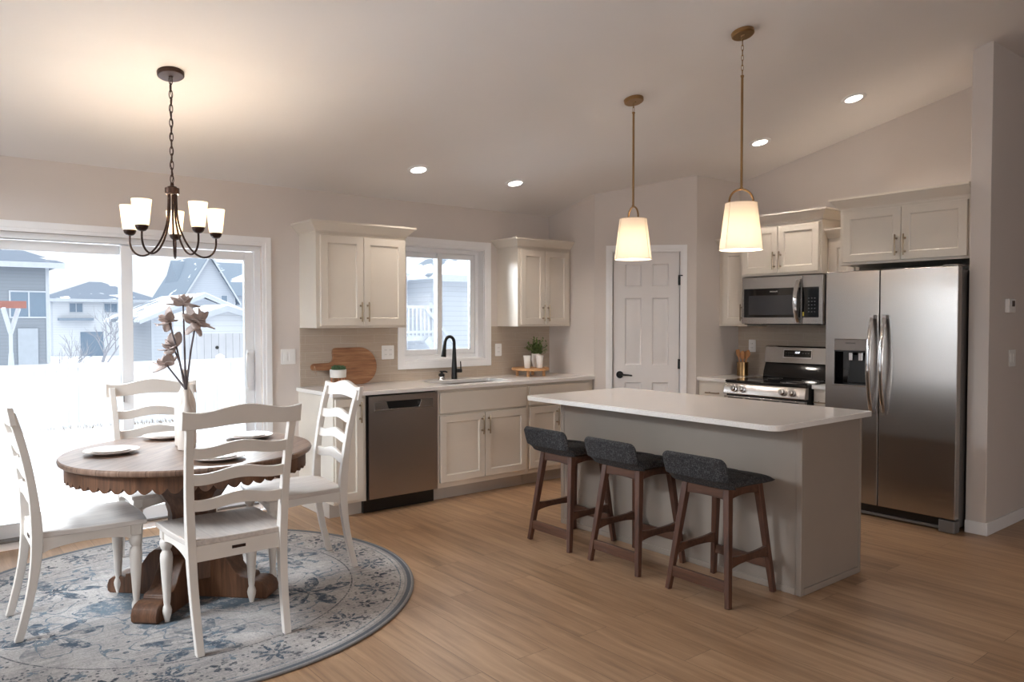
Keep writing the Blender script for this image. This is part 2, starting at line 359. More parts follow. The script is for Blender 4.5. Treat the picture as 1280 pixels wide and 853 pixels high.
# ------------------------------------------------------------------ helpers: meshes
class MB:
    def __init__(s, mtx=None): s.bm = bmesh.new(); s.mtx = mtx
    def _v(s, p):
        p = Vector(p)
        return s.bm.verts.new(s.mtx @ p if s.mtx else p)
    def face(s, vs):
        try: return s.bm.faces.new(vs)
        except ValueError: return None
    def box(s, x0, x1, y0, y1, z0, z1):
        v = [s._v((x, y, z)) for x in (x0, x1) for y in (y0, y1) for z in (z0, z1)]
        for f in ((0, 1, 3, 2), (4, 6, 7, 5), (0, 4, 5, 1), (2, 3, 7, 6), (0, 2, 6, 4), (1, 5, 7, 3)): s.face([v[i] for i in f])
        return s
    def bar(s, p, q, w, h, up=(0, 0, 1), w2=None, h2=None):     # rectangular bar from p to q, w across, h along 'up'
        p = Vector(p); q = Vector(q); d = (q - p).normalized(); up = Vector(up)
        a = d.cross(up).normalized(); b = a.cross(d).normalized()
        w2 = w if w2 is None else w2; h2 = h if h2 is None else h2
        r1 = [s._v(p + a * i * w / 2 + b * j * h / 2) for i, j in ((-1, -1), (1, -1), (1, 1), (-1, 1))]
        r2 = [s._v(q + a * i * w2 / 2 + b * j * h2 / 2) for i, j in ((-1, -1), (1, -1), (1, 1), (-1, 1))]
        for k in range(4): s.face([r1[k], r1[(k + 1) % 4], r2[(k + 1) % 4], r2[k]])
        s.face(r1[::-1]); s.face(r2); return s
    def prism(s, poly, lo, hi, plane='xz'):                     # polygon extruded along the missing axis
        def P(a, b, c):
            return {'xz': (a, c, b), 'yz': (c, a, b), 'xy': (a, b, c)}[plane]
        A = [s._v(P(a, b, lo)) for a, b in poly]; B = [s._v(P(a, b, hi)) for a, b in poly]
        n = len(poly)
        s.face(A); s.face(B[::-1])
        for k in range(n): s.face([A[k], B[k], B[(k + 1) % n], A[(k + 1) % n]])
        return s
    def rings(s, rings, closed=True, cap=True, loop=False):     # loft through rings of points
        V = [[s._v(p) for p in r] for r in rings]; n = len(V[0])
        m = len(V)
        for i in range(m if loop else m - 1):
            a, b = V[i], V[(i + 1) % m]
            for k in range(n if closed else n - 1): s.face([a[k], a[(k + 1) % n], b[(k + 1) % n], b[k]])
        if cap and not loop and closed: s.face(V[0][::-1]); s.face(V[-1])
        return s
    def lathe(s, prof, o=(0, 0, 0), seg=32, cap=True, rot0=0.0, sx=1.0, sy=1.0, inv=False):
        rs = [[(o[0] + max(r, 1e-4) * sx * math.cos(rot0 + 2 * PI * k / seg), o[1] + max(r, 1e-4) * sy * math.sin(rot0 + 2 * PI * k / seg), o[2] + z) for k in range(seg)] for r, z in prof]
        return s.rings(rs, True, cap)
    def tube(s, pts, r, seg=10, cap=True, loop=False):
        pts = [Vector(p) for p in pts]; n = len(pts); rs = r if isinstance(r, (list, tuple)) else [r] * n
        rings = []; prev = None
        for i, p in enumerate(pts):
            if loop: d = pts[(i + 1) % n] - pts[i - 1]
            else: d = pts[min(i + 1, n - 1)] - pts[max(i - 1, 0)]
            d.normalize()
            if prev is None:
                a = d.orthogonal().normalized()
            else:
                a = (prev - d * prev.dot(d))
                a = a.normalized() if a.length > 1e-6 else d.orthogonal().normalized()
            prev = a; b = d.cross(a)
            rings.append([p + (a * math.cos(2 * PI * k / seg) + b * math.sin(2 * PI * k / seg)) * rs[i] for k in range(seg)])
        return s.rings(rings, True, cap, loop)
    def cyl(s, p, q, r, r2=None, seg=20): return s.tube([p, q], [r, r if r2 is None else r2], seg)
    def grid(s, fn, nu, nv, closed_u=False):
        V = [[s._v(fn(i / nu, j / nv)) for j in range(nv + 1)] for i in range(nu if closed_u else nu + 1)]
        m = len(V)
        for i in range(m if closed_u else m - 1):
            for j in range(nv): s.face([V[i][j], V[(i + 1) % m][j], V[(i + 1) % m][j + 1], V[i][j + 1]])
        return s
    def build(s, name, m, parent=None, bevel=0.0, angle=32, label=None, kind=None, seg=2, solid=0.0, sub=0):
        bmesh.ops.remove_doubles(s.bm, verts=s.bm.verts, dist=1e-6)
        bmesh.ops.recalc_face_normals(s.bm, faces=s.bm.faces)
        me = bpy.data.meshes.new(name); s.bm.to_mesh(me); s.bm.free()
        me.polygons.foreach_set('use_smooth', [True] * len(me.polygons))
        me.set_sharp_from_angle(angle=R(angle))
        o = bpy.data.objects.new(name, me); COL.objects.link(o); me.materials.append(m)
        if parent is not None: o.parent = parent
        if solid:
            d = o.modifiers.new('thickness', 'SOLIDIFY'); d.thickness = solid; d.offset = 0
        if bevel:
            d = o.modifiers.new('bevel', 'BEVEL'); d.width = bevel; d.segments = seg; d.limit_method = 'ANGLE'; d.angle_limit = R(40); d.harden_normals = True
        if sub:
            d = o.modifiers.new('subsurf', 'SUBSURF'); d.levels = sub; d.render_levels = sub
        if label: o['label'] = label
        if kind: o['kind'] = kind
        return o
def struct(name, mb, m, bevel=0.0, parent=None):
    return mb.build(name, m, parent, bevel, kind='structure' if parent is None else None)
def arc(cx, cy, r, a0, a1, n):
    return [(cx + r * math.cos(R(a0 + (a1 - a0) * i / n)), cy + r * math.sin(R(a0 + (a1 - a0) * i / n))) for i in range(n + 1)]
def rrect(x0, x1, y0, y1, r, n=6):
    return arc(x1 - r, y1 - r, r, 0, 90, n) + arc(x0 + r, y1 - r, r, 90, 180, n) + arc(x0 + r, y0 + r, r, 180, 270, n) + arc(x1 - r, y0 + r, r, 270, 360, n)
def letters(text, size, m, parent, loc, rot, name='lettering'):
    cu = bpy.data.curves.new(name, 'FONT'); cu.body = text; cu.size = size; cu.align_x = 'CENTER'; cu.align_y = 'CENTER'; cu.extrude = 0.0004
    tmp = bpy.data.objects.new(name, cu); COL.objects.link(tmp)
    bpy.context.view_layer.update()
    me = bpy.data.meshes.new_from_object(tmp.evaluated_get(bpy.context.evaluated_depsgraph_get()))
    bpy.data.objects.remove(tmp)
    o = bpy.data.objects.new(name, me); COL.objects.link(o); me.materials.clear(); me.materials.append(m)
    o.parent = parent; o.location = loc; o.rotation_euler = rot
    return o

# ------------------------------------------------------------------ the room
YB = 5.575; ZC = 2.4428; SL = 0.2183; SLA = math.atan(SL)
def ceil_z(y): return ZC + SL * (YB - y)
RIDGE = -0.6
# floor
struct('floor', MB().box(-1.35, 9.15, -5.15, YB + 0.02, -0.08, 0.0), M['floor'])
# ceiling, two slopes
zr = ceil_z(RIDGE)
cl = MB(); cl.prism([(YB + 0.2, ceil_z(YB + 0.2)), (RIDGE, zr), (-5.2, zr - SL * (RIDGE + 5.2)), (-5.2, zr - SL * (RIDGE + 5.2) + 0.12), (RIDGE, zr + 0.12), (YB + 0.2, ceil_z(YB + 0.2) + 0.12)], -1.4, 9.2, 'yz')
struct('ceiling', cl, M['ceil'])
# back wall with patio door and window openings
PX0, PX1, PZ1 = 0.25, 2.07, 1.985
WX0, WX1, WZ0, WZ1 = 3.29, 4.137, 1.08, 2.072
b = MB(); y0, y1, zt = YB, YB + 0.15, ZC + 0.01
for q in ((-1.35, PX0, 0, zt), (PX0, PX1, PZ1, zt), (PX1, WX0, 0, zt), (WX0, WX1, 0, WZ0), (WX0, WX1, WZ1, zt), (WX1, 6.35, 0, zt)):
    b.box(q[0], q[1], y0, y1, q[2], q[3])
struct('wall_back', b, M['wall'])
XR = 6.2
def slope_wall(x0, x1, ya, yb, name):                   # wall between ya and yb whose top follows the ceiling
    m = MB(); m.prism([(ya, 0), (yb, 0), (yb, ceil_z(yb) + 0.01), (ya, ceil_z(ya) + 0.01)], x0, x1, 'yz'); return struct(name, m, M['wall'])
P1 = Vector((4.93, 4.94)); P2 = Vector((5.55, 4.27)); PL = (P2 - P1).length; PA = -47.22
slope_wall(4.93, 5.05, 4.941, YB, 'wall_pantry_return')
slope_wall(XR, XR + 0.15, 2.03, YB, 'wall_right')
# pantry front wall facing the camera (along x)
b = MB(); zt = ceil_z(4.27) + 0.01
b.prism([(5.55, 4.27), (XR + 0.02, 4.27), (XR + 0.02, 4.38), (5.60, 4.38)], 0, zt, 'xy'); struct('wall_pantry_front', b, M['wall'])
# angled pantry wall with the door opening; local x along the wall
DX0, DX1, DZ1 = 0.160, 0.773, 2.052
wp = empty('wall_pantry', (P1.x, P1.y, 0), PA, kind='structure')
b = MB()
dirx = (P2 - P1) / PL
def topz(sv): return ceil_z(P1.y + dirx.y * sv) + 0.012
for x0, x1, z0 in ((0, DX0, 0), (DX0, DX1, DZ1), (DX1, PL, 0)):
    b.prism([(x0, z0), (x1, z0), (x1, topz(x1)), (x0, topz(x0))], 0.0, 0.11, 'xz')
b.build('wall_face', M['wall'], wp)
# partition wall beside the refrigerator
b = MB(); WY0, WY1, WXE = 1.905, 2.03, 5.54
b.prism([(WY0, 0), (WY1, 0), (WY1, ceil_z(WY1) + .01), (WY0, ceil_z(WY0) + .01)], WXE, 9.15, 'yz'); struct('wall_partition', b, M['wall'], 0.004)
# walls behind and beside the camera
def gable(x0, x1, holes, name):
    m = MB(); y = [-5.15] + sorted({q for h in holes for q in h[:2]} | {RIDGE}) + [YB + 0.0]
    def cz(yy): return ceil_z(yy) if yy >= RIDGE else zr - SL * (RIDGE - yy)
    for a, c in zip(y[:-1], y[1:]):
        h = [q for q in holes if q[0] <= a + 1e-6 and q[1] >= c - 1e-6]
        if h:
            m.prism([(a, 0), (c, 0), (c, h[0][2]), (a, h[0][2])], x0, x1, 'yz')
            m.prism([(a, h[0][3]), (c, h[0][3]), (c, cz(c)), (a, cz(a))], x0, x1, 'yz')
        else: m.prism([(a, 0), (c, 0), (c, cz(c)), (a, cz(a))], x0, x1, 'yz')
    return struct(name, m, M['wall'])
gable(-1.35, -1.2, [(3.35, 5.20, 0.75, 2.50), (-0.2, 2.0, 0.65, 2.35)], 'wall_left')
gable(9.0, 9.15, [], 'wall_far_right')
b = MB(); zrear = zr - SL * (RIDGE + 5.0) + .05
for q in ((-1.35, -1.15, 0, zrear), (-1.15, 1.05, 0, 0.65), (-1.15, 1.05, 2.35, zrear), (1.05, 9.15, 0, zrear)): b.box(q[0], q[1], -5.15, -5.0, q[2], q[3])
struct('wall_rear', b, M['wall'])
def side_window(name, loc, rz, w, z0, z1):               # plain window in an unseen wall, letting fill light in
    r = empty(name, loc, rz, kind='structure'); m = MB()
    for q in ((-w / 2, w / 2, z0, z0 + .06), (-w / 2, w / 2, z1 - .06, z1), (-w / 2, -w / 2 + .06, z0, z1), (w / 2 - .06, w / 2, z0, z1), (-.035, .035, z0, z1)): m.box(q[0], q[1], -.03, .03, q[2], q[3])
    m.build('window_frame', M['vinyl'], r, 0.003)
    MB().box(-w / 2 + .05, w / 2 - .05, -.004, .004, z0 + .05, z1 - .05).build('pane', M['glass'], r)
    m = MB()
    for q in ((-w / 2 - .07, w / 2 + .07, z0 - .07, z0), (-w / 2 - .07, w / 2 + .07, z1, z1 + .07), (-w / 2 - .07, -w / 2, z0, z1), (w / 2, w / 2 + .07, z0, z1)): m.box(q[0], q[1], .075, .092, q[2], q[3])
    m.build('casing', M['trim'], r, 0.003)
side_window('window_2', (-1.275, 4.275, 0), -90, 1.85, 0.75, 2.50)  # head raised to let the added high side lamp in
side_window('fill_window_3', (-1.275, 0.90, 0), -90, 2.20, 0.65, 2.35)  # unseen window, added for fill light
side_window('fill_window_4', (-0.05, -5.075, 0), 0, 2.2, 0.65, 2.35)  # unseen window, added for fill from behind and kept out of reflections

# baseboards
def base_board(name, x0, x1, y0, y1):
    struct(name, MB().box(x0, x1, y0, y1, 0, 0.085), M['trim'], 0.004)
base_board('baseboard_back', 2.14, 2.345, YB - 0.013, YB)
base_board('baseboard_partition_end', WXE - 0.013, WXE, WY0 - 0.013, WY1)
base_board('baseboard_partition', WXE, 9.0, WY0 - 0.013, WY0)
bp = empty('baseboard_pantry', (P1.x, P1.y, 0), PA, kind='structure')
b = MB(); b.box(0.02, 0.10, -0.013, 0, 0, 0.085); b.box(0.835, PL, -0.013, 0, 0, 0.085); b.build('board', M['trim'], bp, 0.003)

# casings
def casing(name, x0, x1, z0, z1, w, y, sill=True):       # profiled casing around an opening in the back wall, two steps
    m = MB()
    def ring(a, c, d):
        m.box(x0 - w + a, x0 - c, y - d, y, (z0 - w + a) if sill else 0, z1 + w - a)
        m.box(x1 + c, x1 + w - a, y - d, y, (z0 - w + a) if sill else 0, z1 + w - a)
        m.box(x0 - c, x1 + c, y - d, y, z1 + c, z1 + w - a)
        if sill: m.box(x0 - c, x1 + c, y - d, y, z0 - w + a, z0 - c)
    ring(0, w * .35, 0.018); ring(w * .2, 0, 0.012)
    return struct(name, m, M['trim'], 0.002)
casing('trim_1', PX0, PX1, 0, PZ1, 0.066, YB, False)
casing('trim_2', WX0, WX1, WZ0, WZ1, 0.068, YB, True)

# sliding patio door
d1 = empty('door_1', (PX0, YB, 0), 0, kind='structure')
PW = PX1 - PX0
m = MB()
for q in ((0, .045, 0, PZ1), (PW - .045, PW, 0, PZ1), (.045, PW - .045, PZ1 - .04, PZ1), (.045, PW - .045, 0.0, .045)): m.box(q[0], q[1], .03, .149, q[2], q[3])
m.build('door_frame', M['vinyl'], d1, 0.003)
MB().box(.03, PW - .03, .02, .10, .045, .058).build('track', M['steel_side'], d1, 0.002)
def sash(name, x0, x1, y0, z0, z1, st, top, bot, parent, hx=None):
    m = MB(); d = 0.036
    m.box(x0, x0 + st, y0, y0 + d, z0, z1); m.box(x1 - st, x1, y0, y0 + d, z0, z1)
    m.box(x0 + st, x1 - st, y0, y0 + d, z1 - top, z1); m.box(x0 + st, x1 - st, y0, y0 + d, z0, z0 + bot)
    o = m.build(name, M['vinyl'], parent, 0.004)
    MB().box(x0 + st - .008, x1 - st + .008, y0 + d / 2 - .004, y0 + d / 2 + .004, z0 + bot - .008, z1 - top + .008).build('pane', M['glass'], o)
    return o
sash('fixed_panel', .045, PW / 2 + .035, .095, .05, PZ1 - .045, .068, .062, .095, d1)
sp = sash('sliding_panel', PW / 2 - .035, PW - .045, .048, .05, PZ1 - .045, .068, .062, .095, d1)
m = MB(); hx = PW - .045 - .034
m.tube([(hx - .012, .048, .93), (hx - .03, .02, .95), (hx - .042, .004, 1.02), (hx - .042, .004, 1.10), (hx - .03, .02, 1.17), (hx - .012, .048, 1.19)], .008, 8)
m.box(hx - .022, hx + .022, .036, .048, .91, 1.21); m.build('door_handle', M['vinyl'], sp, 0.004)
MB().box(PW / 2 - .032, PW / 2 - .026, .035, .048, .88, .99).build('latch', M['steel_side'], sp)

# kitchen window
w1 = empty('window_1', (WX0, YB, 0), 0, kind='structure'); WW = WX1 - WX0
m = MB()
for q in ((0, .045, WZ0, WZ1), (WW - .045, WW, WZ0, WZ1), (.045, WW - .045, WZ1 - .045, WZ1), (.045, WW - .045, WZ0, WZ0 + .045)): m.box(q[0], q[1], .085, .149, q[2], q[3])
m.build('window_frame', M['vinyl'], w1, 0.003)
m = MB()
for q in ((-.001, .008, WZ0, WZ1), (WW - .008, WW + .001, WZ0, WZ1), (0, WW, WZ1 - .008, WZ1 + .001), (0, WW, WZ0 - .001, WZ0 + .008)): m.box(q[0], q[1], 0.0, .084, q[2], q[3])
m.build('window_jamb', M['trim'], w1)
sash('sash', .045, WW / 2 + .025, .118, WZ0 + .046, WZ1 - .046, .048, .045, .045, w1)
s2 = sash('sash', WW / 2 - .025, WW - .045, .090, WZ0 + .046, WZ1 - .046, .045, .045, .045, w1)
MB().box(WW / 2 - .006, WW / 2 + .004, .078, .090, 1.50, 1.58).build('window_latch', M['vinyl'], s2, 0.002)

# pantry door, six raised panels
d2 = empty('door_2', (P1.x, P1.y, 0), PA, kind='structure')
lx0, lx1 = DX0 + .009, DX1 - .009; LZ = DZ1 - .006
m = MB(); pw = 0.147; px = (lx0 + .108, lx0 + .108 + pw + .098)
rows = ((0.21, 0.86), (1.015, 1.632), (1.735, 1.94))
xs = [lx0, px[0], px[0] + pw, px[1], px[1] + pw, lx1]; zs = [0.008] + [q for rr in rows for q in rr] + [LZ]
yf, yk = 0.018, 0.053
for i in range(len(xs) - 1):
    for j in range(len(zs) - 1):
        if i in (1, 3) and j in (1, 3, 5):
            x0, x1, z0, z1 = xs[i], xs[i + 1], zs[j], zs[j + 1]
            def rg(o, y): return [(x0 + o, y, z0 + o), (x1 - o, y, z0 + o), (x1 - o, y, z1 - o), (x0 + o, y, z1 - o)]
            m.rings([rg(0, yf), rg(.010, yf + .010), rg(.022, yf + .010), rg(.040, yf + .002)], True, False)
            vs = [m._v(p) for p in rg(.040, yf + .002)]; m.face(vs)
        else:
            m.face([m._v((xs[i], yf, zs[j])), m._v((xs[i + 1], yf, zs[j])), m._v((xs[i + 1], yf, zs[j + 1])), m._v((xs[i], yf, zs[j + 1]))])
m.box(lx0, lx1, yf + .012, yk, .008, LZ)
for q in ((lx0, lx0 + .002), (lx1 - .002, lx1)): m.box(q[0], q[1], yf, yf + .02, .008, LZ)
m.build('door_leaf', M['door'], d2, angle=25)
m = MB(); cw = 0.056
for a, dd in ((0, .017), (.014, .011)):
    i = 0.004 if dd < .015 else 0.022
    m.box(DX0 - cw + a, DX0 + .004 - i, -dd, 0, 0, DZ1 + cw - a); m.box(DX1 - .004 + i, DX1 + cw - a, -dd, 0, 0, DZ1 + cw - a)
    m.box(DX0 - .02, DX1 + .02, -dd, 0, DZ1 - .004 + i, DZ1 + cw - a)
m.build('door_casing', M['trim'], d2, 0.002)
m = MB()
m.box(DX0 - .002, DX0 + .004, 0, .11, 0, DZ1); m.box(DX1 - .004, DX1 + .002, 0, .11, 0, DZ1); m.box(DX0, DX1, 0, .11, DZ1 - .004, DZ1 + .002)
m.build('door_jamb', M['trim'], d2)
m = MB(); kx, kz = lx0 + .062, 0.928
m.cyl((kx, yf, kz), (kx, yf - .010, kz), .033, seg=28); m.cyl((kx, yf - .01, kz), (kx, yf - .045, kz), .011)
m.tube([(kx, yf - .045, kz), (kx + .03, yf - .047, kz), (kx + .075, yf - .045, kz - .002), (kx + .112, yf - .040, kz - .006)], [.011, .0095, .008, .007], 10)
m.build('door_handle', M['black'], d2, label='black lever handle')
for hz in (0.25, 1.03, 1.79):
    m = MB(); m.cyl((lx1 + .004, .006, hz - .045), (lx1 + .004, .006, hz + .045), .0075, seg=10); m.box(lx1 - .012, lx1 + .012, .012, .017, hz - .045, hz + .045)
    if hz > 1.5: m.box(lx1 - .012, lx1 + .03, -.012, .004, hz + .036, hz + .046)
    m.build('hinge', M['black'], d2, label='black hinge')

# backsplash tiles
b = MB(); ty = YB - 0.008
b.box(2.36, WX0 - .068, ty, YB, .914, 1.372); b.box(WX0 - .068, WX1 + .068, ty, YB, .914, WZ0 - .068); b.box(WX1 + .068, 4.93, ty, YB, .914, 1.372)
tag(b.build('tile_backsplash', M['tile_x']), 'beige glazed tile backsplash behind the sink counter', 'backsplash', kind='structure')
b = MB(); b.box(XR - .008, XR, 2.6, 4.27, .914, 1.80)
tag(b.build('tile_backsplash', M['tile_y']), 'beige glossy tile backsplash behind the range', 'backsplash', kind='structure')

# ------------------------------------------------------------------ cabinets  (local: x along the front, y=0 face frame, +y to the wall, z up)
def pull(parent, x, z, vertical=True, y=-0.02, L=0.128):
    m = MB(); a = L / 2
    P = (lambda t, yy: (x, yy, z + t)) if vertical else (lambda t, yy: (x + t, yy, z))
    m.tube([P(-a - .012, y - .028), P(-a, y - .029), P(0, y - .031), P(a, y - .029), P(a + .012, y - .028)], [.0048, .006, .0052, .006, .0048], 10)
    for s_ in (-1, 1): m.tube([P(s_ * a * .75, y), P(s_ * a * .75, y - .006), P(s_ * a * .75, y - .029)], [.008, .005, .005], 10)
    return m.build('handle', M['nickel'], parent, label='brushed champagne bar pull')
def shaker(name, x0, x1, z0, z1, parent, mat_, frame=0.055):
    m = MB()
    def rg(o, y): return [(x0 + o, y, z0 + o), (x1 - o, y, z0 + o), (x1 - o, y, z1 - o), (x0 + o, y, z1 - o)]
    m.rings([rg(0, -.001), rg(0, -.018), rg(.003, -.020), rg(frame, -.020), rg(frame + .005, -.016), rg(frame + .008, -.011)], True, False)
    m.face([m._v(p) for p in rg(frame + .008, -.011)])
    return m.build(name, mat_, parent, angle=25)
def slab(name, x0, x1, z0, z1, parent, mat_):
    m = MB()
    def rg(o, y): return [(x0 + o, y, z0 + o), (x1 - o, y, z0 + o), (x1 - o, y, z1 - o), (x0 + o, y, z1 - o)]
    m.rings([rg(0, -.001), rg(0, -.016), rg(.004, -.020)], True, False); m.face([m._v(p) for p in rg(.004, -.020)])
    return m.build(name, mat_, parent, angle=25)
def crown(x0, x1, yb, z, parent, mat_, left=True, right=True, h=0.085, out=0.064):
    m = MB(); prof = [(0.0, 0.0), (.006, 0.0), (.008, .010), (out * .40, h * .34), (out * .90, h * .80), (out, h * .82), (out, h), (0.0, h)]
    rings = []
    for o, dz in prof:
        xl = x0 - (o if left else 0); xr = x1 + (o if right else 0)
        rings.append([(xl, yb, z + dz), (xl, -o, z + dz), (xr, -o, z + dz), (xr, yb, z + dz)])
    m.rings(rings, True, True); return m.build('crown_moulding', mat_, parent, angle=25)
def upper(loc, rz, w, depth, z0, z1, label, splits, crown_h=0.085, left=True, right=True, name='wall_cabinet', hz=None, single=None, margin=0.025):
    r = empty(name, (loc[0], loc[1], z0), rz, label, 'cabinet', 'kitchen wall cabinets')
    h = z1 - z0
    MB().box(0, w, 0, depth, 0, h).build('body', M['cab'], r, 0.002)
    n = len(splits) - 1
    for i in range(n):
        a = splits[i] + (0 if i == 0 else .002); c = splits[i + 1] - (0 if i == n - 1 else .002)
        d = shaker('door', a, c, .018, h - .022, r, M['cab'])
        right_hinge = (i == 1) if n == 2 else (single == 'left')
        pull(d, (a + .028) if right_hinge else (c - .028), .018 + .105)
    crown(0, w, depth, h, r, M['cab'], left, right, crown_h)
    return r
YU = YB - 0.305
upper((2.362, YU), 0, 0.766, .305, 1.372, 2.09, 'cream two-door wall cabinet between the patio door and the kitchen window', [.03, .383, .746], .080)
upper((4.288, YU), 0, 0.640, .305, 1.372, 2.09, 'cream two-door wall cabinet to the right of the kitchen window, in the corner', [.028, .313, .608], .080, True, False)
upper((XR - .31, 4.268), -90, .30, .31, 1.372, 2.09, 'narrow cream wall cabinet left of the microwave, partly behind the nearer pendant lamp', [.045, .285], .080, False, False, single='right')
upper((XR - .40, 3.968), -90, .752, .40, 1.81, 2.25, 'cream two-door wall cabinet directly above the microwave', [.01, .362, .732], .085, True, True)
upper((XR - .31, 3.214), -90, .262, .31, 1.372, 2.09, 'sliver of cream wall cabinet showing between the microwave cabinet and the refrigerator cabinet', [.03, .23], .080, False, False, single='left')
upper((XR - .615, 2.950), -90, .918, .615, 1.845, 2.265, 'deep cream two-door cabinet above the refrigerator', [.03, .46, .895], .085, True, False)

def base_cab(loc, rz, w, depth, label, fronts, open_top=False, toe_end=0.0, name='base_cabinet', H=.884, toe=True):
    r = empty(name, (loc[0], loc[1], 0), rz, label, 'cabinet', 'kitchen base cabinets')
    m = MB()
    if open_top:
        for q in ((0, .018, 0, depth, .105, H), (w - .018, w, 0, depth, .105, H), (.018, w - .018, .0, .018, .105, H), (.018, w - .018, depth - .01, depth, .105, H), (.018, w - .018, .018, depth - .01, .105, .123)): m.box(*q)
    else: m.box(0, w, 0, depth, .105, H)
    m.build('body', M['cab'], r, 0.0015)
    if toe: MB().box(toe_end, w, .075, depth, 0, .105).build('toe_kick', M['toe'], r, 0.001)
    for kind, x0, x1, z0, z1, hd in fronts:
        if kind == 'door':
            d = shaker('door', x0, x1, z0, z1, r, M['cab'])
            if hd: pull(d, x0 + .03 if hd == 'l' else x1 - .03, z1 - .10)
        else:
            d = slab('drawer' if hd else 'false_front', x0, x1, z0, z1, r, M['cab'])
            if hd: pull(d, (x0 + x1) / 2, (z0 + z1) / 2, False)
    return r
YF = YB - .61
base_cab((2.345, YF), 0, .257, .61, 'narrow cream base cabinet at the left end of the counter, behind a dining chair',
         [('door', .012, .232, .125, .865, 'r')], toe_end=.0)
base_cab((3.228, YF), 0, .916, .585, 'cream sink base cabinet with two doors, to the right of the dishwasher',
         [('drawer', .014, .892, .694, .862, None), ('door', .014, .447, .147, .678, 'r'), ('door', .453, .892, .147, .678, 'l')], open_top=True)
base_cab((4.146, YF), 0, .782, .585, 'cream base cabinet right of the sink, half hidden by the island and stools',
         [('drawer', .012, .718, .694, .862, None), ('door', .012, .352, .147, .678, 'r'), ('door', .358, .718, .147, .678, 'l')])
XBF = XR - .61
base_cab((XBF, 4.266), -90, .336, .61, 'cream base cabinet with a drawer to the left of the range', [('drawer', .03, .325, .70, .865, 1), ('door', .03, .325, .13, .685, 'r')])
base_cab((XBF, 3.155), -90, .190, .61, 'narrow cream base cabinet squeezed between the range and the refrigerator', [('drawer', .02, .18, .70, .865, 1), ('door', .02, .18, .13, .685, 'l')])

# counters
def counter(name, poly, label, hole=None, z0=.884, z1=.914):
    m = MB()
    if hole is None: m.prism(poly, z0, z1, 'xy')
    else:
        n = len(poly)
        # outer rectangle joined to an inner rounded opening
        (x0, x1, y0, y1) = hole; inner = rrect(x0, x1, y0, y1, .03, 5)
        ox0 = min(p[0] for p in poly); ox1 = max(p[0] for p in poly); oy0 = min(p[1] for p in poly); oy1 = max(p[1] for p in poly)
        outer = []
        for (a, c) in inner:                      # push each inner point out to the rectangle by sides
            outer.append((a, c))
        for z in (z0, z1):
            corners = [(ox1, oy1), (ox0, oy1), (ox0, oy0), (ox1, oy0)]
            iv = [m._v((a, c, z)) for a, c in inner]; ov = [m._v((a, c, z)) for a, c in corners]
            k = len(inner) // 4
            for q in range(4):
                seg = iv[q * k:(q + 1) * k]
                for i in range(k - 1): m.face([seg[i], seg[i + 1], ov[q]])
                m.face([seg[-1], iv[((q + 1) * k) % len(iv)], ov[(q + 1) % 4], ov[q]])
        m.rings([[(a, c, z0) for a, c in inner], [(a, c, z1) for a, c in inner]], True, False)
        cs = [(ox1, oy1), (ox0, oy1), (ox0, oy0), (ox1, oy0)]
        m.rings([[(a, c, z0) for a, c in cs], [(a, c, z1) for a, c in cs]], True, False)
    o = m.build(name, M['quartz'], None, 0.003)
    return tag(o, label, 'countertop', 'white quartz countertops')
YC = YB - .648
SX0, SX1, SY0, SY1 = 3.36, 4.06, 5.045, 5.415
counter('countertop', [(2.325, YC), (4.928, YC), (4.928, YB - .009), (2.325, YB - .009)], 'long white quartz countertop under the kitchen window', (SX0, SX1, SY0, SY1))
counter('countertop', [(XR - .645, 3.93), (XR - .009, 3.93), (XR - .009, 4.266), (XR - .645, 4.266)], 'small white quartz countertop left of the range under the utensil crock')
counter('countertop', [(XR - .645, 2.965), (XR - .009, 2.965), (XR - .009, 3.155), (XR - .645, 3.155)], 'narrow strip of white quartz countertop between range and refrigerator')
IX0, IX1, IY0, IY1 = 3.285, 4.255, 2.045, 3.965
counter('countertop', arc(IX0 + .07, IY0 + .07, .07, 180, 270, 8) + arc(IX1 - .015, IY0 + .015, .015, 270, 360, 3) + arc(IX1 - .015, IY1 - .015, .015, 0, 90, 3) + arc(IX0 + .05, IY1 - .05, .05, 90, 180, 6),
        'broad white quartz island top with rounded corners and seating overhang')

# sink (below the counter opening)
sk = empty('kitchen_sink', ((SX0 + SX1) / 2, (SY0 + SY1) / 2, .884 - .2), 0, 'undermount sink basin set into the counter below the window', 'sink')
m = MB(); hw, hd = (SX1 - SX0) / 2, (SY1 - SY0) / 2
def rr(o, z, r): return [(a, c, z) for a, c in rrect(-hw + o, hw - o, -hd + o, hd - o, r, 5)]
m.rings([rr(-.012, .199, .04), rr(.0, .199, .03), rr(.004, .02, .04), rr(.03, .004, .05), rr(.10, .0, .05)], True, False)
m.face([m._v(p) for p in rr(.10, .0, .05)]); m.build('basin', M['steel_dark'], sk, solid=.002)
MB().lathe([(.0, .004), (.04, .004), (.044, .001), (.044, -.01)], seg=24).build('drain', M['chrome'], sk)

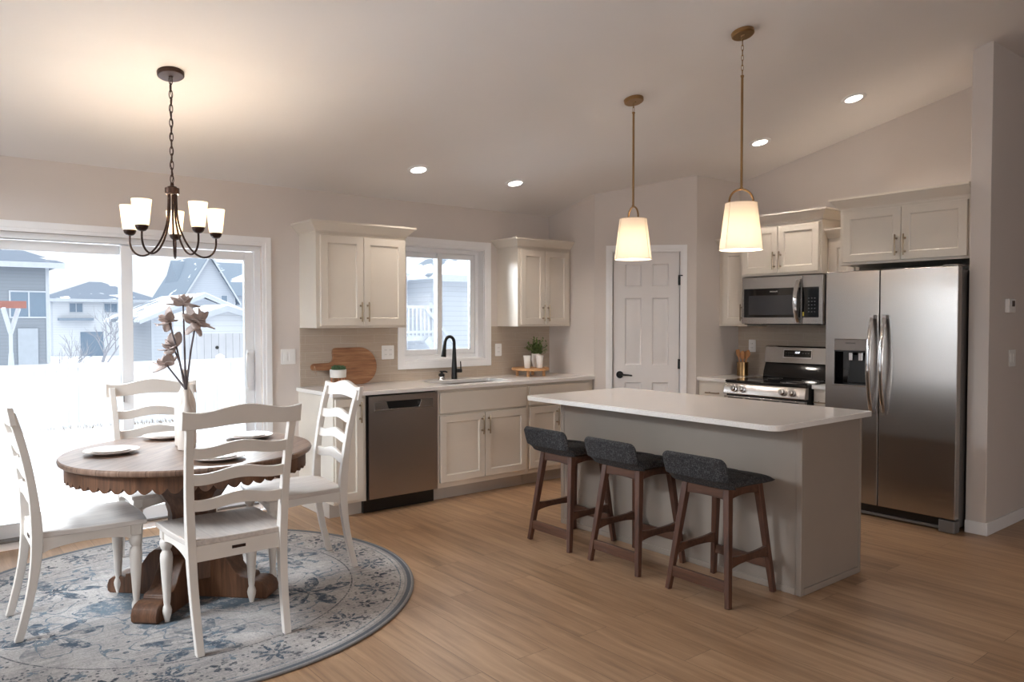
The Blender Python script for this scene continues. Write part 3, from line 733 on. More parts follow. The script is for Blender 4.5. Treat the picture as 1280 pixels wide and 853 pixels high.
# ------------------------------------------------------------------ island
il = empty('kitchen_island', (3.88, 3.0, 0), 0, 'greige painted kitchen island with panelled ends', 'kitchen island')
bx0, bx1, by0, by1 = 3.57 - 3.88, 4.195 - 3.88, 2.075 - 3.0, 3.91 - 3.0
MB().box(bx0 + .012, bx1 - .012, by0 + .012, by1 - .012, 0, .883).build('body', M['island'], il)
MB().box(bx0 + .004, bx0 + .014, by0 + .02, by1 - .02, .02, .883).build('back_panel', M['island'], il)
MB().box(bx0 + .02, bx1 - .02, by0 + .006, by0 + .014, .02, .883).build('end_panel', M['island'], il)
MB().box(bx0 + .02, bx1 - .02, by1 - .014, by1 - .006, .02, .883).build('end_panel', M['island'], il)
for (x, y) in ((bx0, by0), (bx0, by1 - .032)):
    MB().box(x, x + .028, y, y + .032, 0, .883).build('corner_post', M['island'], il, 0.003)
MB().box(bx1 - .020, bx1, by0, by0 + .014, 0, .883).build('corner_post', M['island'], il, 0.002)
m = MB(); m.box(bx0 + .028, bx1 - .02, by0 - .003, by0 + .010, 0, .035); m.box(bx0 - .003, bx0 + .010, by0 + .032, by1 - .032, 0, .035); m.build('base_shoe', M['island'], il, 0.004)
for i in range(3):                                        # working side: doors and drawers towards the range
    a = by0 + .03 + i * .592
    m = MB(); m.box(bx1 - .012, bx1 + .008, a, a + .585, .12, .66); d = m.build('door', M['island'], il, 0.004)
    m = MB(); m.box(bx1 - .012, bx1 + .008, a, a + .585, .675, .86); d = m.build('drawer', M['island'], il, 0.004)
    MB().cyl((bx1 + .034, a + .22, .77), (bx1 + .034, a + .36, .77), .006).build('handle', M['nickel'], d)

# ------------------------------------------------------------------ dishwasher
dw = empty('dishwasher', (2.605, YF, 0), 0, 'stainless steel dishwasher under the counter left of the sink cabinet', 'dishwasher')
wd = .612
MB().box(.005, wd, .02, .60, .11, .880).build('tub', M['gap'], dw)
m = MB(); x0, x1, z0, z1 = .012, wd - .008, .112, .872
# door front with a pocket handle
hx0, hx1, hz0, hz1 = .055, .562, .765, .828
yb_, yf_ = .02, -.022
for q in ((x0, x1, z0, hz0), (x0, hx0, hz0, hz1), (hx1, x1, hz0, hz1), (x0, x1, hz1, z1)): m.box(q[0], q[1], yf_, yb_, q[2], q[3])
m.build('door', M['steel_dark'], dw, 0.0)
m = MB()
m.box(hx0, hx1, yf_ + .034, yb_, hz0, hz1)
hp = m.build('handle_pocket', M['blackplastic'], dw)
m = MB()
def pk(x, z, y): return (x, y, z)
for xa, xb, s_ in ((hx0, hx0 + .10, 1), (hx1, hx1 - .10, -1)):
    m.prism([(xa, hz0), (xa, hz1), (xb, hz1), (xa + s_ * .125, hz0)], yf_ - .004, yf_ + .03, 'xz')
m.box(hx0, hx1, yf_ - .005, yf_ + .016, hz0 - .004, hz0 + .006)
m.build('handle_surround', M['steel'], dw, 0.002)
m = MB(); m.box(-.002, wd + .004, .05, .09, 0, .108); m.build('kick_plate', M['blackplastic'], dw, 0.003)

# ------------------------------------------------------------------ faucet and soap/air-gap fitting
fc = empty('faucet', (3.735, 5.475, .914), 0, 'matte black gooseneck faucet in front of the kitchen window', 'faucet')
m = MB(); m.lathe([(.026, 0), (.026, .006), (.026, .012), (.0235, .10), (.0185, .20), (.0150, .27)], seg=24)
dv = Vector((-.95, -.31, 0))
pts = [Vector((0, 0, .27))]
for a in range(0, 181, 15): pts.append(Vector((0, 0, .315)) + dv * (.065 - .065 * math.cos(R(a))) + Vector((0, 0, .058 * math.sin(R(a)))))
pts.append(Vector((0, 0, .285)) + dv * .134)
m.tube(pts, .0142, 12); m.build('spout', M['black'], fc)
m = MB(); m.cyl(Vector((0, 0, .305)) + dv * .133, Vector((0, 0, .200)) + dv * .150, .0145, .023, 16); m.build('spray_head', M['black'], fc)
m = MB(); m.cyl((.018, -.01, .072), (.062, -.022, .072), .017, seg=16); m.tube([(.056, -.02, .075), (.052, -.025, .12), (.046, -.03, .155)], [.006, .005, .0045], 8); m.build('lever', M['black'], fc)
sg = empty('soap_dispenser', (3.60, 5.47, .914), 0, 'small black and chrome fitting on the counter beside the faucet', 'soap dispenser')
MB().lathe([(.030, 0), (.030, .008), (.026, .016), (.026, .028), (.020, .034)], seg=24).build('base', M['chrome'], sg)
m = MB(); m.lathe([(.026, .034), (.028, .040), (.024, .052), (.012, .058), (.012, .068), (.020, .072), (.018, .078), (.002, .08)], seg=24); m.tube([(.0, 0, .072), (.02, -.03, .072), (.028, -.045, .066)], .007, 8)
m.build('cap', M['black'], sg)

# ------------------------------------------------------------------ refrigerator
fr = empty('refrigerator', (5.40, 2.962, 0), -90, 'stainless steel side-by-side refrigerator with a water dispenser', 'refrigerator')
FW = .920; GP = .405; FB, FT = .095, 1.787
MB().box(.012, FW - .004, .075, .79, .03, 1.765).build('body', M['steel_side'], fr, 0.004)
m = MB(); m.box(.01, FW - .01, .055, .08, .028, .088)
for i in range(40): pass
m.build('kick_grille', M['blackplastic'], fr, 0.002)
m = MB(); m.box(.02, FW - .10, .040, .062, .012, .030); m.build('kick_trim', M['steel_side'], fr, 0.003)
m = MB(); m.prism(rrect(FW - .105, FW + .002, .0, .085, .014, 4), .004, .085, 'xy'); m.build('hinge_cover', M['steel_side'], fr, 0.004)
m = MB(); m.box(FW - .11, FW - .01, .03, .16, 1.785, 1.800); m.build('hinge_cover', M['steel_side'], fr, 0.003)
def fdoor(x0, x1, hole=None, mat_=None):
    m = MB()
    xs = [x0, x1] if not hole else [x0, hole[0], hole[1], x1]; zs = [FB, FT] if not hole else [FB, hole[2], hole[3], FT]
    for i in range(len(xs) - 1):
        for j in range(len(zs) - 1):
            if hole and i == 1 and j == 1: continue
            m.box(xs[i], xs[i + 1], 0, .066, zs[j], zs[j + 1])
    bmesh.ops.remove_doubles(m.bm, verts=m.bm.verts, dist=1e-5)
    # drop the inner faces shared by neighbouring boxes
    seen = {}
    for f in list(m.bm.faces):
        key = tuple(sorted(v.index for v in f.verts)) if False else tuple(sorted(tuple(round(c, 5) for c in v.co) for v in f.verts))
        seen.setdefault(key, []).append(f)
    for k, fs in seen.items():
        if len(fs) > 1: bmesh.ops.delete(m.bm, geom=fs, context='FACES_ONLY')
    return m.build('door', M['steel'], fr, 0.005, seg=3)
HO = (.075, .322, .950, 1.285)
ld = fdoor(.004, GP - .003, HO); rd = fdoor(GP + .004, FW)
m = MB(); m.box(GP - .004, GP + .005, .02, .07, FB, FT); m.build('door_seal', M['gap'], fr)
def bow(parent, x):
    m = MB(); z0, z1 = .755, 1.465; rings = []
    n = 24
    for i in range(n + 1):
        t = i / n; z = z0 + (z1 - z0) * t; y = -.012 - .062 * math.sin(PI * t) ** 0.75; w = .0155 + .002 * math.sin(PI * t); d = .010 + .004 * math.sin(PI * t)
        rings.append([(x + w * math.cos(2 * PI * k / 12), y + d * math.sin(2 * PI * k / 12), z) for k in range(12)])
    m.rings(rings)
    for z in (z0 + .014, z1 - .014): m.box(x - .013, x + .013, -.03, .002, z - .013, z + .013)
    return m.build('handle', M['chrome'], parent, 0, label='bowed polished handle')
bow(ld, GP - .042); bow(rd, GP + .047)
# dispenser: control panel, dark niche with inner paddle and tray
dsp = MB(); dsp.box(HO[0], HO[1], -.003, .05, 1.205, HO[3]); dp = dsp.build('dispenser_panel', plain('dispenser_grey', C(128, 119, 113), .35, .4), fr, 0.003)
m = MB()
m.box(HO[0], HO[1], .060, .066, HO[2], 1.205); m.box(HO[0], HO[0] + .006, 0, .06, HO[2], 1.205); m.box(HO[1] - .006, HO[1], 0, .06, HO[2], 1.205); m.box(HO[0], HO[1], 0, .06, HO[2], HO[2] + .006); m.box(HO[0], HO[1], .0, .06, 1.195, 1.205)
dn = m.build('dispenser_niche', M['blackglass'], fr)
m = MB(); m.prism([(HO[0] + .075, .965), (HO[1] - .025, .965), (HO[1] - .030, 1.17), (HO[0] + .10, 1.17)], .045, .055, 'xz'); m.build('paddle', M['blackplastic'], dn, 0.006)
m = MB(); m.box(HO[0] + .10, HO[0] + .13, .015, .045, 1.13, 1.19); m.box(HO[1] - .075, HO[1] - .04, .015, .045, 1.13, 1.19); m.build('nozzle', M['chrome'], dn, 0.005)
m = MB(); m.box(HO[0] - .006, HO[1] + .006, -.006, .03, HO[2] - .008, HO[2] + .003); m.build('drip_tray', M['chrome'], fr, 0.002)
letters('FRIGIDAIRE', .0155, M['blackplastic'], dp, ((HO[0] + HO[1]) / 2, -.0036, 1.258), (R(90), 0, 0), 'brand_lettering')

# ------------------------------------------------------------------ range
rg_ = empty('kitchen_range', (5.49, 3.925, 0), -90, 'stainless electric range with black glass cooktop behind the island', 'range')
RW = .762
MB().box(.004, RW - .004, .03, .66, .03, .895).build('body', M['gap'], rg_, 0.003)
m = MB(); m.box(0, RW, .012, .60, .893, .916); m.build('cooktop', M['blackglass'], rg_, 0.006)
m = MB()
for (cx, cy, r) in ((.19, .18, .10), (.56, .18, .115), (.19, .45, .08), (.56, .45, .085)):
    for q in (r, r * .6): m.tube([(cx + q * math.cos(2 * PI * k / 40), cy + q * math.sin(2 * PI * k / 40), .9162) for k in range(40)], .0012, 4, False, True)
m.build('burner_ring', M['steel_side'], rg_)
m = MB(); m.prism([(.012, .892), (.0, .880), (-.018, .805), (-.012, .798), (.04, .798), (.04, .892)], .002, RW - .002, 'yz')
cp = m.build('control_panel', M['steel'], rg_, 0.002)
for kx in (.105, .185, .565, .645):
    m = MB(); o = Vector((kx, -.010, .846)); nrm = Vector((0, -1, .22)).normalized()
    m.tube([o, o + nrm * .006, o + nrm * .008, o + nrm * .030, o + nrm * .034], [.030, .030, .024, .021, .017], 24)
    m.bar(o + nrm * .034, o + nrm * .040, .010, .036)
    m.build('knob', M['chrome'], cp)
m = MB(); m.box(.006, RW - .006, -.012, .03, .18, .785); od = m.build('oven_door', M['steel'], rg_, 0.005)
m = MB(); m.box(.10, RW - .10, -.0145, -.011, .30, .64); m.build('oven_window', M['blackglass'], od)
m = MB(); m.cyl((.05, -.060, .735), (RW - .05, -.060, .735), .012, seg=16)
for x in (.09, RW - .09): m.bar((x, -.012, .735), (x, -.060, .735), .022, .016)
m.build('handle', M['chrome'], od)
m = MB()
for i in range(4): m.box(.05 + i * .17, .05 + i * .17 + .145, -.0135, -.0115, .765, .772)
m.build('vent_slot', M['blackplastic'], od)
m = MB(); m.box(.006, RW - .006, -.010, .03, .035, .172); m.build('storage_drawer', M['steel'], rg_, 0.005)
m = MB(); m.prism([(.57, .914), (.585, .97), (.615, 1.045), (.69, 1.045), (.69, .914)], .004, RW - .004, 'yz'); m.build('backguard', M['blackglass'], rg_, 0.006)
m = MB(); m.prism([(.600, 1.045), (.620, 1.185), (.632, 1.197), (.69, 1.197), (.69, 1.045)], 0, RW, 'yz'); bgd = m.build('backguard_panel', M['steel'], rg_, 0.004)
m = MB(MB().mtx); m.prism([(.6045, 1.098), (.6135, 1.163), (.62, 1.163), (.612, 1.098)], .195, .455, 'yz'); ck = m.build('clock_display', M['blackglass'], bgd)
m = MB(); m.prism([(.6030, 1.090), (.6045, 1.101), (.612, 1.101), (.612, 1.090)], .187, .463, 'yz'); m.prism([(.6130, 1.160), (.6145, 1.170), (.62, 1.170), (.62, 1.160)], .187, .463, 'yz')
m.prism([(.6030, 1.090), (.6145, 1.170), (.62, 1.170), (.612, 1.090)], .187, .195, 'yz'); m.prism([(.6030, 1.090), (.6145, 1.170), (.62, 1.170), (.612, 1.090)], .455, .463, 'yz'); m.build('display_frame', M['chrome'], bgd)
M['led'] = emit('clock_digits', (.75, .78, .85, 1), 1.4)
letters('12:07', .022, M['led'], ck, (.325, .6085, 1.14), (R(90 - 8), 0, 0), 'clock_digits')
m = MB()
for i in range(4):
    for j in (0, 1):
        m.box(.214 + i * .022, .223 + i * .022, .6035 + j * .0028, .611, 1.113 + j * .021, 1.117 + j * .021)
for i in range(3): m.box(.372 + i * .026, .384 + i * .026, .6068, .613, 1.134, 1.138)
m.build('touch_key', M['steel_side'], ck)

# ------------------------------------------------------------------ microwave
mw = empty('microwave', (5.77, 3.944, 1.395), -90, 'stainless over-the-range microwave with a curved vertical handle', 'microwave')
MW, MH = .756, .405
MB().box(.004, MW - .004, .03, .42, .006, MH).build('body', M['gap'], mw, 0.003)
m = MB(); m.box(0, .572, 0, .035, 0, MH); md = m.build('door', M['steel'], mw, 0.004)
m = MB(); m.box(.576, MW, 0, .035, 0, MH); mp = m.build('control_panel', M['steel'], mw, 0.004)
m = MB(); m.box(.022, .560, -.003, .01, .055, .305); m.build('window_glass', M['blackglass'], md, 0.002)
m = MB(); m.box(.072, .50, -.0042, -.0030, .078, .245); m.build('window_mesh', plain('microwave_window_mesh', C(70, 70, 74), 0.12, 0.3), md)
m = MB(); m.box(.578, .722, -.003, .01, .055, .305); kp = m.build('key_pad', M['blackglass'], mp, 0.002)
m = MB()
for i in range(3):
    for j in range(5): m.box(.632 + i * .026, .642 + i * .026, -.0038, -.0028, .098 + j * .028, .104 + j * .028)
m.build('key_marks', M['steel_side'], kp)
m = MB(); n = 20; rings = []
for i in range(n + 1):
    t = i / n; z = .008 + (.372 - .008) * t; y = -.010 - .050 * math.sin(PI * t) ** .8; w = .020
    rings.append([(.545 + w * math.cos(2 * PI * k / 12), y + .011 * math.sin(2 * PI * k / 12), z) for k in range(12)])
m.rings(rings)
for z in (.02, .36): m.box(.531, .559, -.022, .002, z - .012, z + .012)
m.build('handle', M['chrome'], md)
m = MB(); m.box(.02, MW - .02, .01, .40, -.006, .006); m.build('vent_base', M['blackplastic'], mw)
letters('FRIGIDAIRE', .0145, M['plate'], md, (.315, -.0036, .276), (R(90), 0, 0), 'brand_lettering')
m = MB(); m.box(.582, .596, -.0042, -.003, .066, .10); m.build('sticker', plain('yellow_sticker', C(188, 168, 60), .5), kp)

# ------------------------------------------------------------------ bar stools (local +y is the front, towards the island)
def make_stool():
    r = empty('counter_stool', (0, 0, 0), -90)
    foot = {(-1, -1): (-.188, -.200), (1, -1): (.188, -.200), (-1, 1): (-.188, .192), (1, 1): (.188, .192)}
    top = {k: (k[0] * .128, -.125 if k[1] < 0 else .135) for k in foot}
    ZT = .578
    for k in foot:
        f, t = foot[k], top[k]
        m = MB(); m.bar((f[0], f[1], 0), (t[0], t[1], ZT), .027, .030, (0, 1, 0), .036, .040); m.build('leg', M['walnut'], r, 0.004)
    def at(k, z): f, t = foot[k], top[k]; u = z / ZT; return Vector((f[0] + (t[0] - f[0]) * u, f[1] + (t[1] - f[1]) * u, z))
    # aprons under the seat, gently arched underneath
    def rail(a, c, z, h, th, arch, name):
        p, q = at(a, z), at(c, z); d = (q - p); L = d.length; n = 12; m = MB(); side = d.normalized().cross(Vector((0, 0, 1))).normalized() * th / 2
        rings = []
        for i in range(n + 1):
            t = i / n; b = p + d * t; lo = -h / 2 + arch * math.sin(PI * t) ** .6; hi = h / 2
            rings.append([b - side + Vector((0, 0, lo)), b + side + Vector((0, 0, lo)), b + side + Vector((0, 0, hi)), b - side + Vector((0, 0, hi))])
        m.rings(rings); return m.build(name, M['walnut_x'], r, 0.003)
    rail((-1, -1), (1, -1), .546, .060, .024, .012, 'apron'); rail((-1, 1), (1, 1), .546, .060, .024, .012, 'apron')
    rail((-1, -1), (-1, 1), .546, .060, .024, .022, 'apron'); rail((1, -1), (1, 1), .546, .060, .024, .022, 'apron')
    rail((-1, -1), (1, -1), .100, .058, .020, .0, 'stretcher'); rail((-1, 1), (1, 1), .150, .050, .020, .0, 'stretcher')
    for s_ in (-1, 1):                                     # side stretchers with flared ends
        p, q = at((s_, -1), .215), at((s_, 1), .215); m = MB(); rings = []
        for i in range(15):
            t = i / 14; b = p + (q - p) * t; e = abs(2 * t - 1) ** 3; h = .036 + .030 * e; zc = .004 * (1 - e)
            rings.append([b + Vector((-.011, 0, zc - h / 2)), b + Vector((.011, 0, zc - h / 2)), b + Vector((.011, 0, zc + h / 2)), b + Vector((-.011, 0, zc + h / 2))])
        m.rings(rings); m.build('stretcher', M['walnut_x'], r, 0.003)
    # upholstered seat: thin wedge towards the front, seamed in the middle
    HW = .205
    def slab_surf(name, cl, hw, thick, corner, seam):
        m = MB(); nu, nx = 40, 36; rings = []
        for i in range(nx + 1):
            xx = -1 + 2 * i / nx; x = hw * math.sin(xx * PI / 2) if True else hw * xx
            ax = abs(x) / hw; edge = max(0.08, (1 - ax ** 6)) ** .5
            u0 = corner * max(0, (ax - .80) / .20) ** 2.2
            pts_o, pts_i = [], []
            for j in range(nu + 1):
                u = u0 + (1 - u0 * 1.3 if name == 'seat' else 1 - u0) * 0 + (1 - u0) * j / nu
                p, nrm, th = cl(u)
                cap = math.sin(min(1, min(j, nu - j) / 2.2) * PI / 2) * .92 + .08
                h = th * edge * cap
                sm = 1 - .42 * math.exp(-(x / .011) ** 2) * seam(u) - .40 * math.exp(-((u - .50) / .028) ** 2) * seam(u)
                pts_o.append(Vector((x, p[0], p[1])) + Vector((0, nrm[0], nrm[1])) * h * sm)
                pts_i.append(Vector((x, p[0], p[1])) - Vector((0, nrm[0], nrm[1])) * h)
            rings.append(pts_o + pts_i[::-1])
        m.rings(rings); return m.build(name, M['tweed'], r, angle=60)
    def seat_cl(u):
        y = -.185 + .372 * u; z = .610 + .004 * math.cos(u * PI) - .010 * max(0, u - .6) / .4
        th = .033 * (1 - .45 * max(0, (u - .45) / .55) ** 1.6)
        return (y, z), (0, 1), th
    slab_surf('seat', seat_cl, .198, .03, .0, lambda u: 1)
    def back_cl(u):                                        # from the top edge down and under to the seat
        if u < .72:
            t = u / .72; y = -.245 + .025 * t + .012 * t * t; z = .748 - .118 * t; n = Vector((.98, .18)).normalized(); th = .017 + .006 * t
        else:
            t = (u - .72) / .28; a = t * PI / 2 * .85; y = -.208 + .038 * math.sin(a) + .014 * t; z = .630 - .040 * (1 - math.cos(a)) - .012 * t; n = Vector((math.cos(a * .9), math.sin(a * .9))).normalized(); th = .023 - .006 * t
        return (y, z), (n[0], n[1]), th
    slab_surf('backrest', back_cl, .197, .02, .13, lambda u: 0)
    return r
stool = make_stool()
SL_ = ['charcoal tweed counter stool at the far end of the island, nearest the sink cabinets', 'charcoal tweed counter stool in the middle of the three along the island', 'charcoal tweed counter stool nearest the camera, by the front corner of the island']
for i, (x, y, a) in enumerate(((3.348, 3.556, -90), (3.348, 2.998, -90), (3.340, 2.400, -90))):
    o = stool if i == 0 else copy_tree(stool)
    o.location = (x, y, 0); o.rotation_euler = (0, 0, R(a)); tag(o, SL_[i], 'stool', 'counter stools at the island')

# ------------------------------------------------------------------ rug, dining table
RC = (1.09, 4.13)
rug = empty('round_rug', (RC[0], RC[1], 0), 0, 'round distressed blue and grey patterned rug under the dining table', 'rug')
m = MB(); m.lathe([(0, 0.001), (1.195, 0.001), (1.20, .004), (1.20, .008), (1.196, .011), (0, .011)], seg=160); m.build('pile', M['rug'], rug)
m = MB(); m.tube([(1.201 * math.cos(2 * PI * k / 160), 1.201 * math.sin(2 * PI * k / 160), .006) for k in range(160)], .0055, 8, False, True); m.build('bound_edge', M['rug_edge'], rug)
RZ = .0115
TC = (1.14, 4.10)
tb = empty('dining_table', (TC[0], TC[1], RZ), 0, 'round weathered brown pedestal dining table with a scalloped apron', 'table')
TR = .605; TZ = .765 - RZ
m = MB(); m.lathe([(0, TZ - .030), (TR - .012, TZ - .030), (TR - .003, TZ - .024), (TR, TZ - .014), (TR - .002, TZ - .005), (TR - .008, TZ), (0, TZ)], seg=128); m.build('table_top', M['table_top'], tb)
m = MB(); NS = 56; nseg = NS * 8
def scal(k): return TZ - .084 - .027 * abs(math.sin(PI * (k % 8) / 8)) ** .8
ro, ri = TR - .030, TR - .050
rings = []
for k in range(nseg):
    a = 2 * PI * k / nseg; c, s_ = math.cos(a), math.sin(a); zb = scal(k)
    rings.append([(ro * c, ro * s_, TZ - .030), (ro * c, ro * s_, zb), (ri * c, ri * s_, zb), (ri * c, ri * s_, TZ - .030)])
m.rings(rings, True, False, True); m.build('scalloped_apron', M['rustic'], tb)
# pedestal column: eight-sided, flaring at the top and waisted below
m = MB(); s8 = PI / 8
m.lathe([(.15, .10), (.15, .30), (.145, .315), (.130, .33), (.118, .38), (.118, .43), (.132, .48), (.175, .545), (.235, .60), (.275, .64), (.285, .69), (.285, TZ - .03)], seg=8, rot0=s8); m.build('pedestal', M['rustic'], tb, 0.004, angle=25)
m = MB(); m.lathe([(.138, .325), (.147, .335), (.147, .352), (.128, .362)], seg=8, rot0=s8); m.build('collar', M['rustic'], tb, 0.003, angle=25)
FP = [(.06, .0), (.36, .0), (.425, .0), (.437, .012), (.440, .040), (.430, .068), (.408, .085), (.375, .092), (.340, .088), (.335, .105), (.29, .112), (.262, .135), (.235, .175), (.205, .215), (.175, .235), (.06, .24)]
for q in range(4):
    m = MB(Matrix.Rotation(R(45 + 90 * q), 4, 'Z')); m.prism(FP, -.065, .065, 'xz'); m.build('foot', M['rustic'], tb, 0.006)

# ------------------------------------------------------------------ dining chairs (local +y is the front)
def make_chair():
    r = empty('dining_chair', (0, 0, RZ), 0)
    def post_pt(s_, z):
        # back post centre line: swept foot, upright at the seat, raked above it
        if z < .46:
            t = z / .46; y = -.262 + .075 * math.sin(t * PI / 2); x = .190 + .012 * t
        else:
            t = (z - .46) / .58; y = -.187 - .012 * t - .085 * t * t; x = .202 + .022 * t
        return Vector((s_ * x, y, z))
    for s_ in (-1, 1):
        m = MB(); rings = []; n = 22
        for i in range(n + 1):
            z = 1.02 * i / n; c = post_pt(s_, z); wx = .0165 + .002 * math.sin(PI * min(1, z / .9)); wy = .017 + .006 * math.exp(-((z - .45) / .16) ** 2)
            rings.append([c + Vector((a * wx, b_ * wy, 0)) for a, b_ in ((-1, -1), (1, -1), (1, 1), (-1, 1))])
        m.rings(rings); m.build('back_post', M['chairw'], r, 0.004)
        # turned front leg
        m = MB(); x, y = s_ * .200, .215
        prof = [(.011, 0), (.013, .012), (.020, .040), (.0215, .055), (.018, .070), (.0135, .080), (.0155, .095), (.021, .18), (.0265, .265), (.0285, .305), (.026, .325), (.019, .338), (.018, .345), (.024, .352), (.029, .368), (.030, .380), (.026, .392), (.021, .400)]
        m.lathe(prof, (x, y, 0), 20); m.bm.faces.ensure_lookup_table()
        m.box(x - .0235, x + .0235, y - .0235, y + .0235, .398, .448); m.build('leg', M['chairw'], r, 0.003)
    # saddle seat, wider at the front
    m = MB(); nx, ny = 24, 20
    def outline(u, v):
        y = -.195 + .455 * v; hw = .208 + .028 * math.sin(min(1, v * 1.25) * PI / 2)
        x = (2 * u - 1) * hw; y += .016 * (1 - (2 * u - 1) ** 2) * max(0, v - .6) / .4
        return x, y
    def top_z(u, v):
        dish = .013 * math.exp(-(((2 * u - 1) / .62) ** 4)) * math.sin(PI * min(1, max(0, v * 1.02))) ** .7
        return .474 - dish - .005 * max(0, (v - .85) / .15) ** 2
    bot = [(outline(u, v)) for u, v in []]
    gv = [[m._v((*outline(i / nx, j / ny), top_z(i / nx, j / ny))) for j in range(ny + 1)] for i in range(nx + 1)]
    bv = [[m._v((*outline(i / nx, j / ny), .448)) for j in range(ny + 1)] for i in range(nx + 1)]
    for i in range(nx):
        for j in range(ny):
            m.face([gv[i][j], gv[i + 1][j], gv[i + 1][j + 1], gv[i][j + 1]]); m.face([bv[i][j], bv[i][j + 1], bv[i + 1][j + 1], bv[i + 1][j]])
    for i in range(nx):
        m.face([gv[i][0], gv[i + 1][0], bv[i + 1][0], bv[i][0]]); m.face([gv[i][ny], gv[i + 1][ny], bv[i + 1][ny], bv[i][ny]])
    for j in range(ny):
        m.face([gv[0][j], gv[0][j + 1], bv[0][j + 1], bv[0][j]]); m.face([gv[nx][j], gv[nx][j + 1], bv[nx][j + 1], bv[nx][j]])
    m.build('seat', M['seatw'], r, 0.005)
    # aprons
    def apron(p, q, arch):
        p = Vector(p); q = Vector(q); d = q - p; side = d.normalized().cross(Vector((0, 0, 1))) * .009; m = MB(); rings = []
        for i in range(17):
            t = i / 16; b = p + d * t; lo = .380 + arch * math.sin(PI * t) ** .55
            rings.append([Vector((b.x, b.y, lo)) - side, Vector((b.x, b.y, lo)) + side, Vector((b.x, b.y, .449)) + side, Vector((b.x, b.y, .449)) - side])
        m.rings(rings); return m.build('apron', M['chairw'], r, 0.002)
    apron((-.178, .222, 0), (.178, .222, 0), .028); apron((-.205, -.165, 0), (-.206, .195, 0), .028); apron((.205, -.165, 0), (.206, .195, 0), .028)
    ba = apron((-.190, -.188, 0), (.190, -.188, 0), .0)
    MB().box(-.030, .030, -.2005, -.196, .414, .427).build('maker_plate', M['bronze'], ba, 0.001, label='small dark metal plate')
    # ladder slats and the crest rail, cupid's-bow edges
    def slat(zc, h, hw, bowy, name, amp, th=.0095, ov=1.0):
        m = MB(); n = 28; rings = []
        for i in range(n + 1):
            t = -1 + 2 * i / n; x = hw * t
            yb = post_pt(1, zc).y - .002 - bowy * (1 - t * t)
            wave = math.cos(PI * t * 1.32)
            hi = zc + h / 2 + amp * wave + (.004 * abs(t) ** 6 if name == 'crest_rail' else 0)
            lo = zc - h / 2 + (amp * .75 * wave if name == 'slat' else amp * .45 * math.cos(PI * t * 1.1))
            dy = (hi - lo) * .16
            rings.append([(x, yb - th + dy / 2, lo), (x, yb + th + dy / 2, lo), (x, yb + th - dy / 2, hi), (x, yb - th - dy / 2, hi)])
        m.rings(rings); return m.build(name, M['chairw'], r, 0.0035)
    slat(1.010, .078, .257, .016, 'crest_rail', .014, .0125)
    for zc, hw in ((.865, .214), (.750, .210), (.635, .206)): slat(zc, .052, hw, .012, 'slat', .011)
    return r
chair = make_chair()
CHL = ['white ladder-back dining chair nearest the camera, its back turned to us', 'white ladder-back dining chair on the right of the table, in front of the base cabinets',
       'white ladder-back dining chair cut off by the left edge of the photo', 'white ladder-back dining chair on the far side of the table, against the patio door']
for i, (x, y, a) in enumerate(((1.128, 3.548, 0), (1.735, 4.140, 90 - 3), (.617, 4.130, -90), (1.160, 4.700, 180))):
    o = chair if i == 0 else copy_tree(chair)
    o.location = (x, y, RZ); o.rotation_euler = (0, 0, R(a)); tag(o, CHL[i], 'chair', 'dining chairs around the table')

# plates: dinner plate with a side plate on it at four places
def plate(r, h, name):
    p = [(0, .003), (r * .55, .0), (r * .58, .002), (r * .66, .004), (r * .92, h * .8), (r, h), (r, h + .003), (r * .97, h + .003), (r * .66, .0085), (r * .60, .0065), (0, .0065)]
    return MB().lathe(p, seg=56)
big = plate(.128, .017, 'big').build('dinner_plate', M['stoneware']); small = plate(.088, .011, 'small').build('side_plate', M['stoneware'])
PLN = (('in front of the left dining chair', .785, 4.20), ('in front of the far dining chair, left of the vases', 1.135, 4.55), ('in front of the right dining chair', 1.50, 4.26), ('in front of the nearest dining chair, seen between its slats', 1.15, 3.70))
for i, (w_, x, y) in enumerate(PLN):
    o = big if i == 0 else copy_tree(big); o.location = (x, y, .7655); tag(o, 'large cream stoneware dinner plate ' + w_, 'plate', 'dinner plates on the table')
    o = small if i == 0 else copy_tree(small); o.location = (x, y, .7655 + .0075); tag(o, 'small cream side plate stacked ' + w_, 'plate', 'side plates on the dinner plates')

# vases
def vase(loc, prof, label):
    m = MB(); m.lathe(prof, seg=48); o = m.build('bottle_vase', M['cream_cer'], None, angle=60); o.location = loc
    return tag(o, label, 'vase', 'bottle vases on the table')
VA = (1.113, 4.085, .7655); VB = (1.150, 4.236, .7655)
vase(VA, [(.0, .004), (.040, .0), (.0435, .004), (.0435, .165), (.040, .190), (.030, .214), (.0185, .236), (.0150, .262), (.0150, .304), (.0175, .310), (.0150, .310), (.0120, .300), (.0120, .255), (.0, .25)], 'shorter cream bottle vase in front, with flower stems in its neck')
vase(VB, [(.0, .004), (.050, .0), (.0535, .004), (.0535, .215), (.050, .243), (.036, .275), (.022, .305), (.0185, .335), (.0185, .398), (.0215, .405), (.0185, .405), (.0155, .395), (.0155, .32), (.0, .31)], 'taller cream bottle vase standing behind the flower stems')

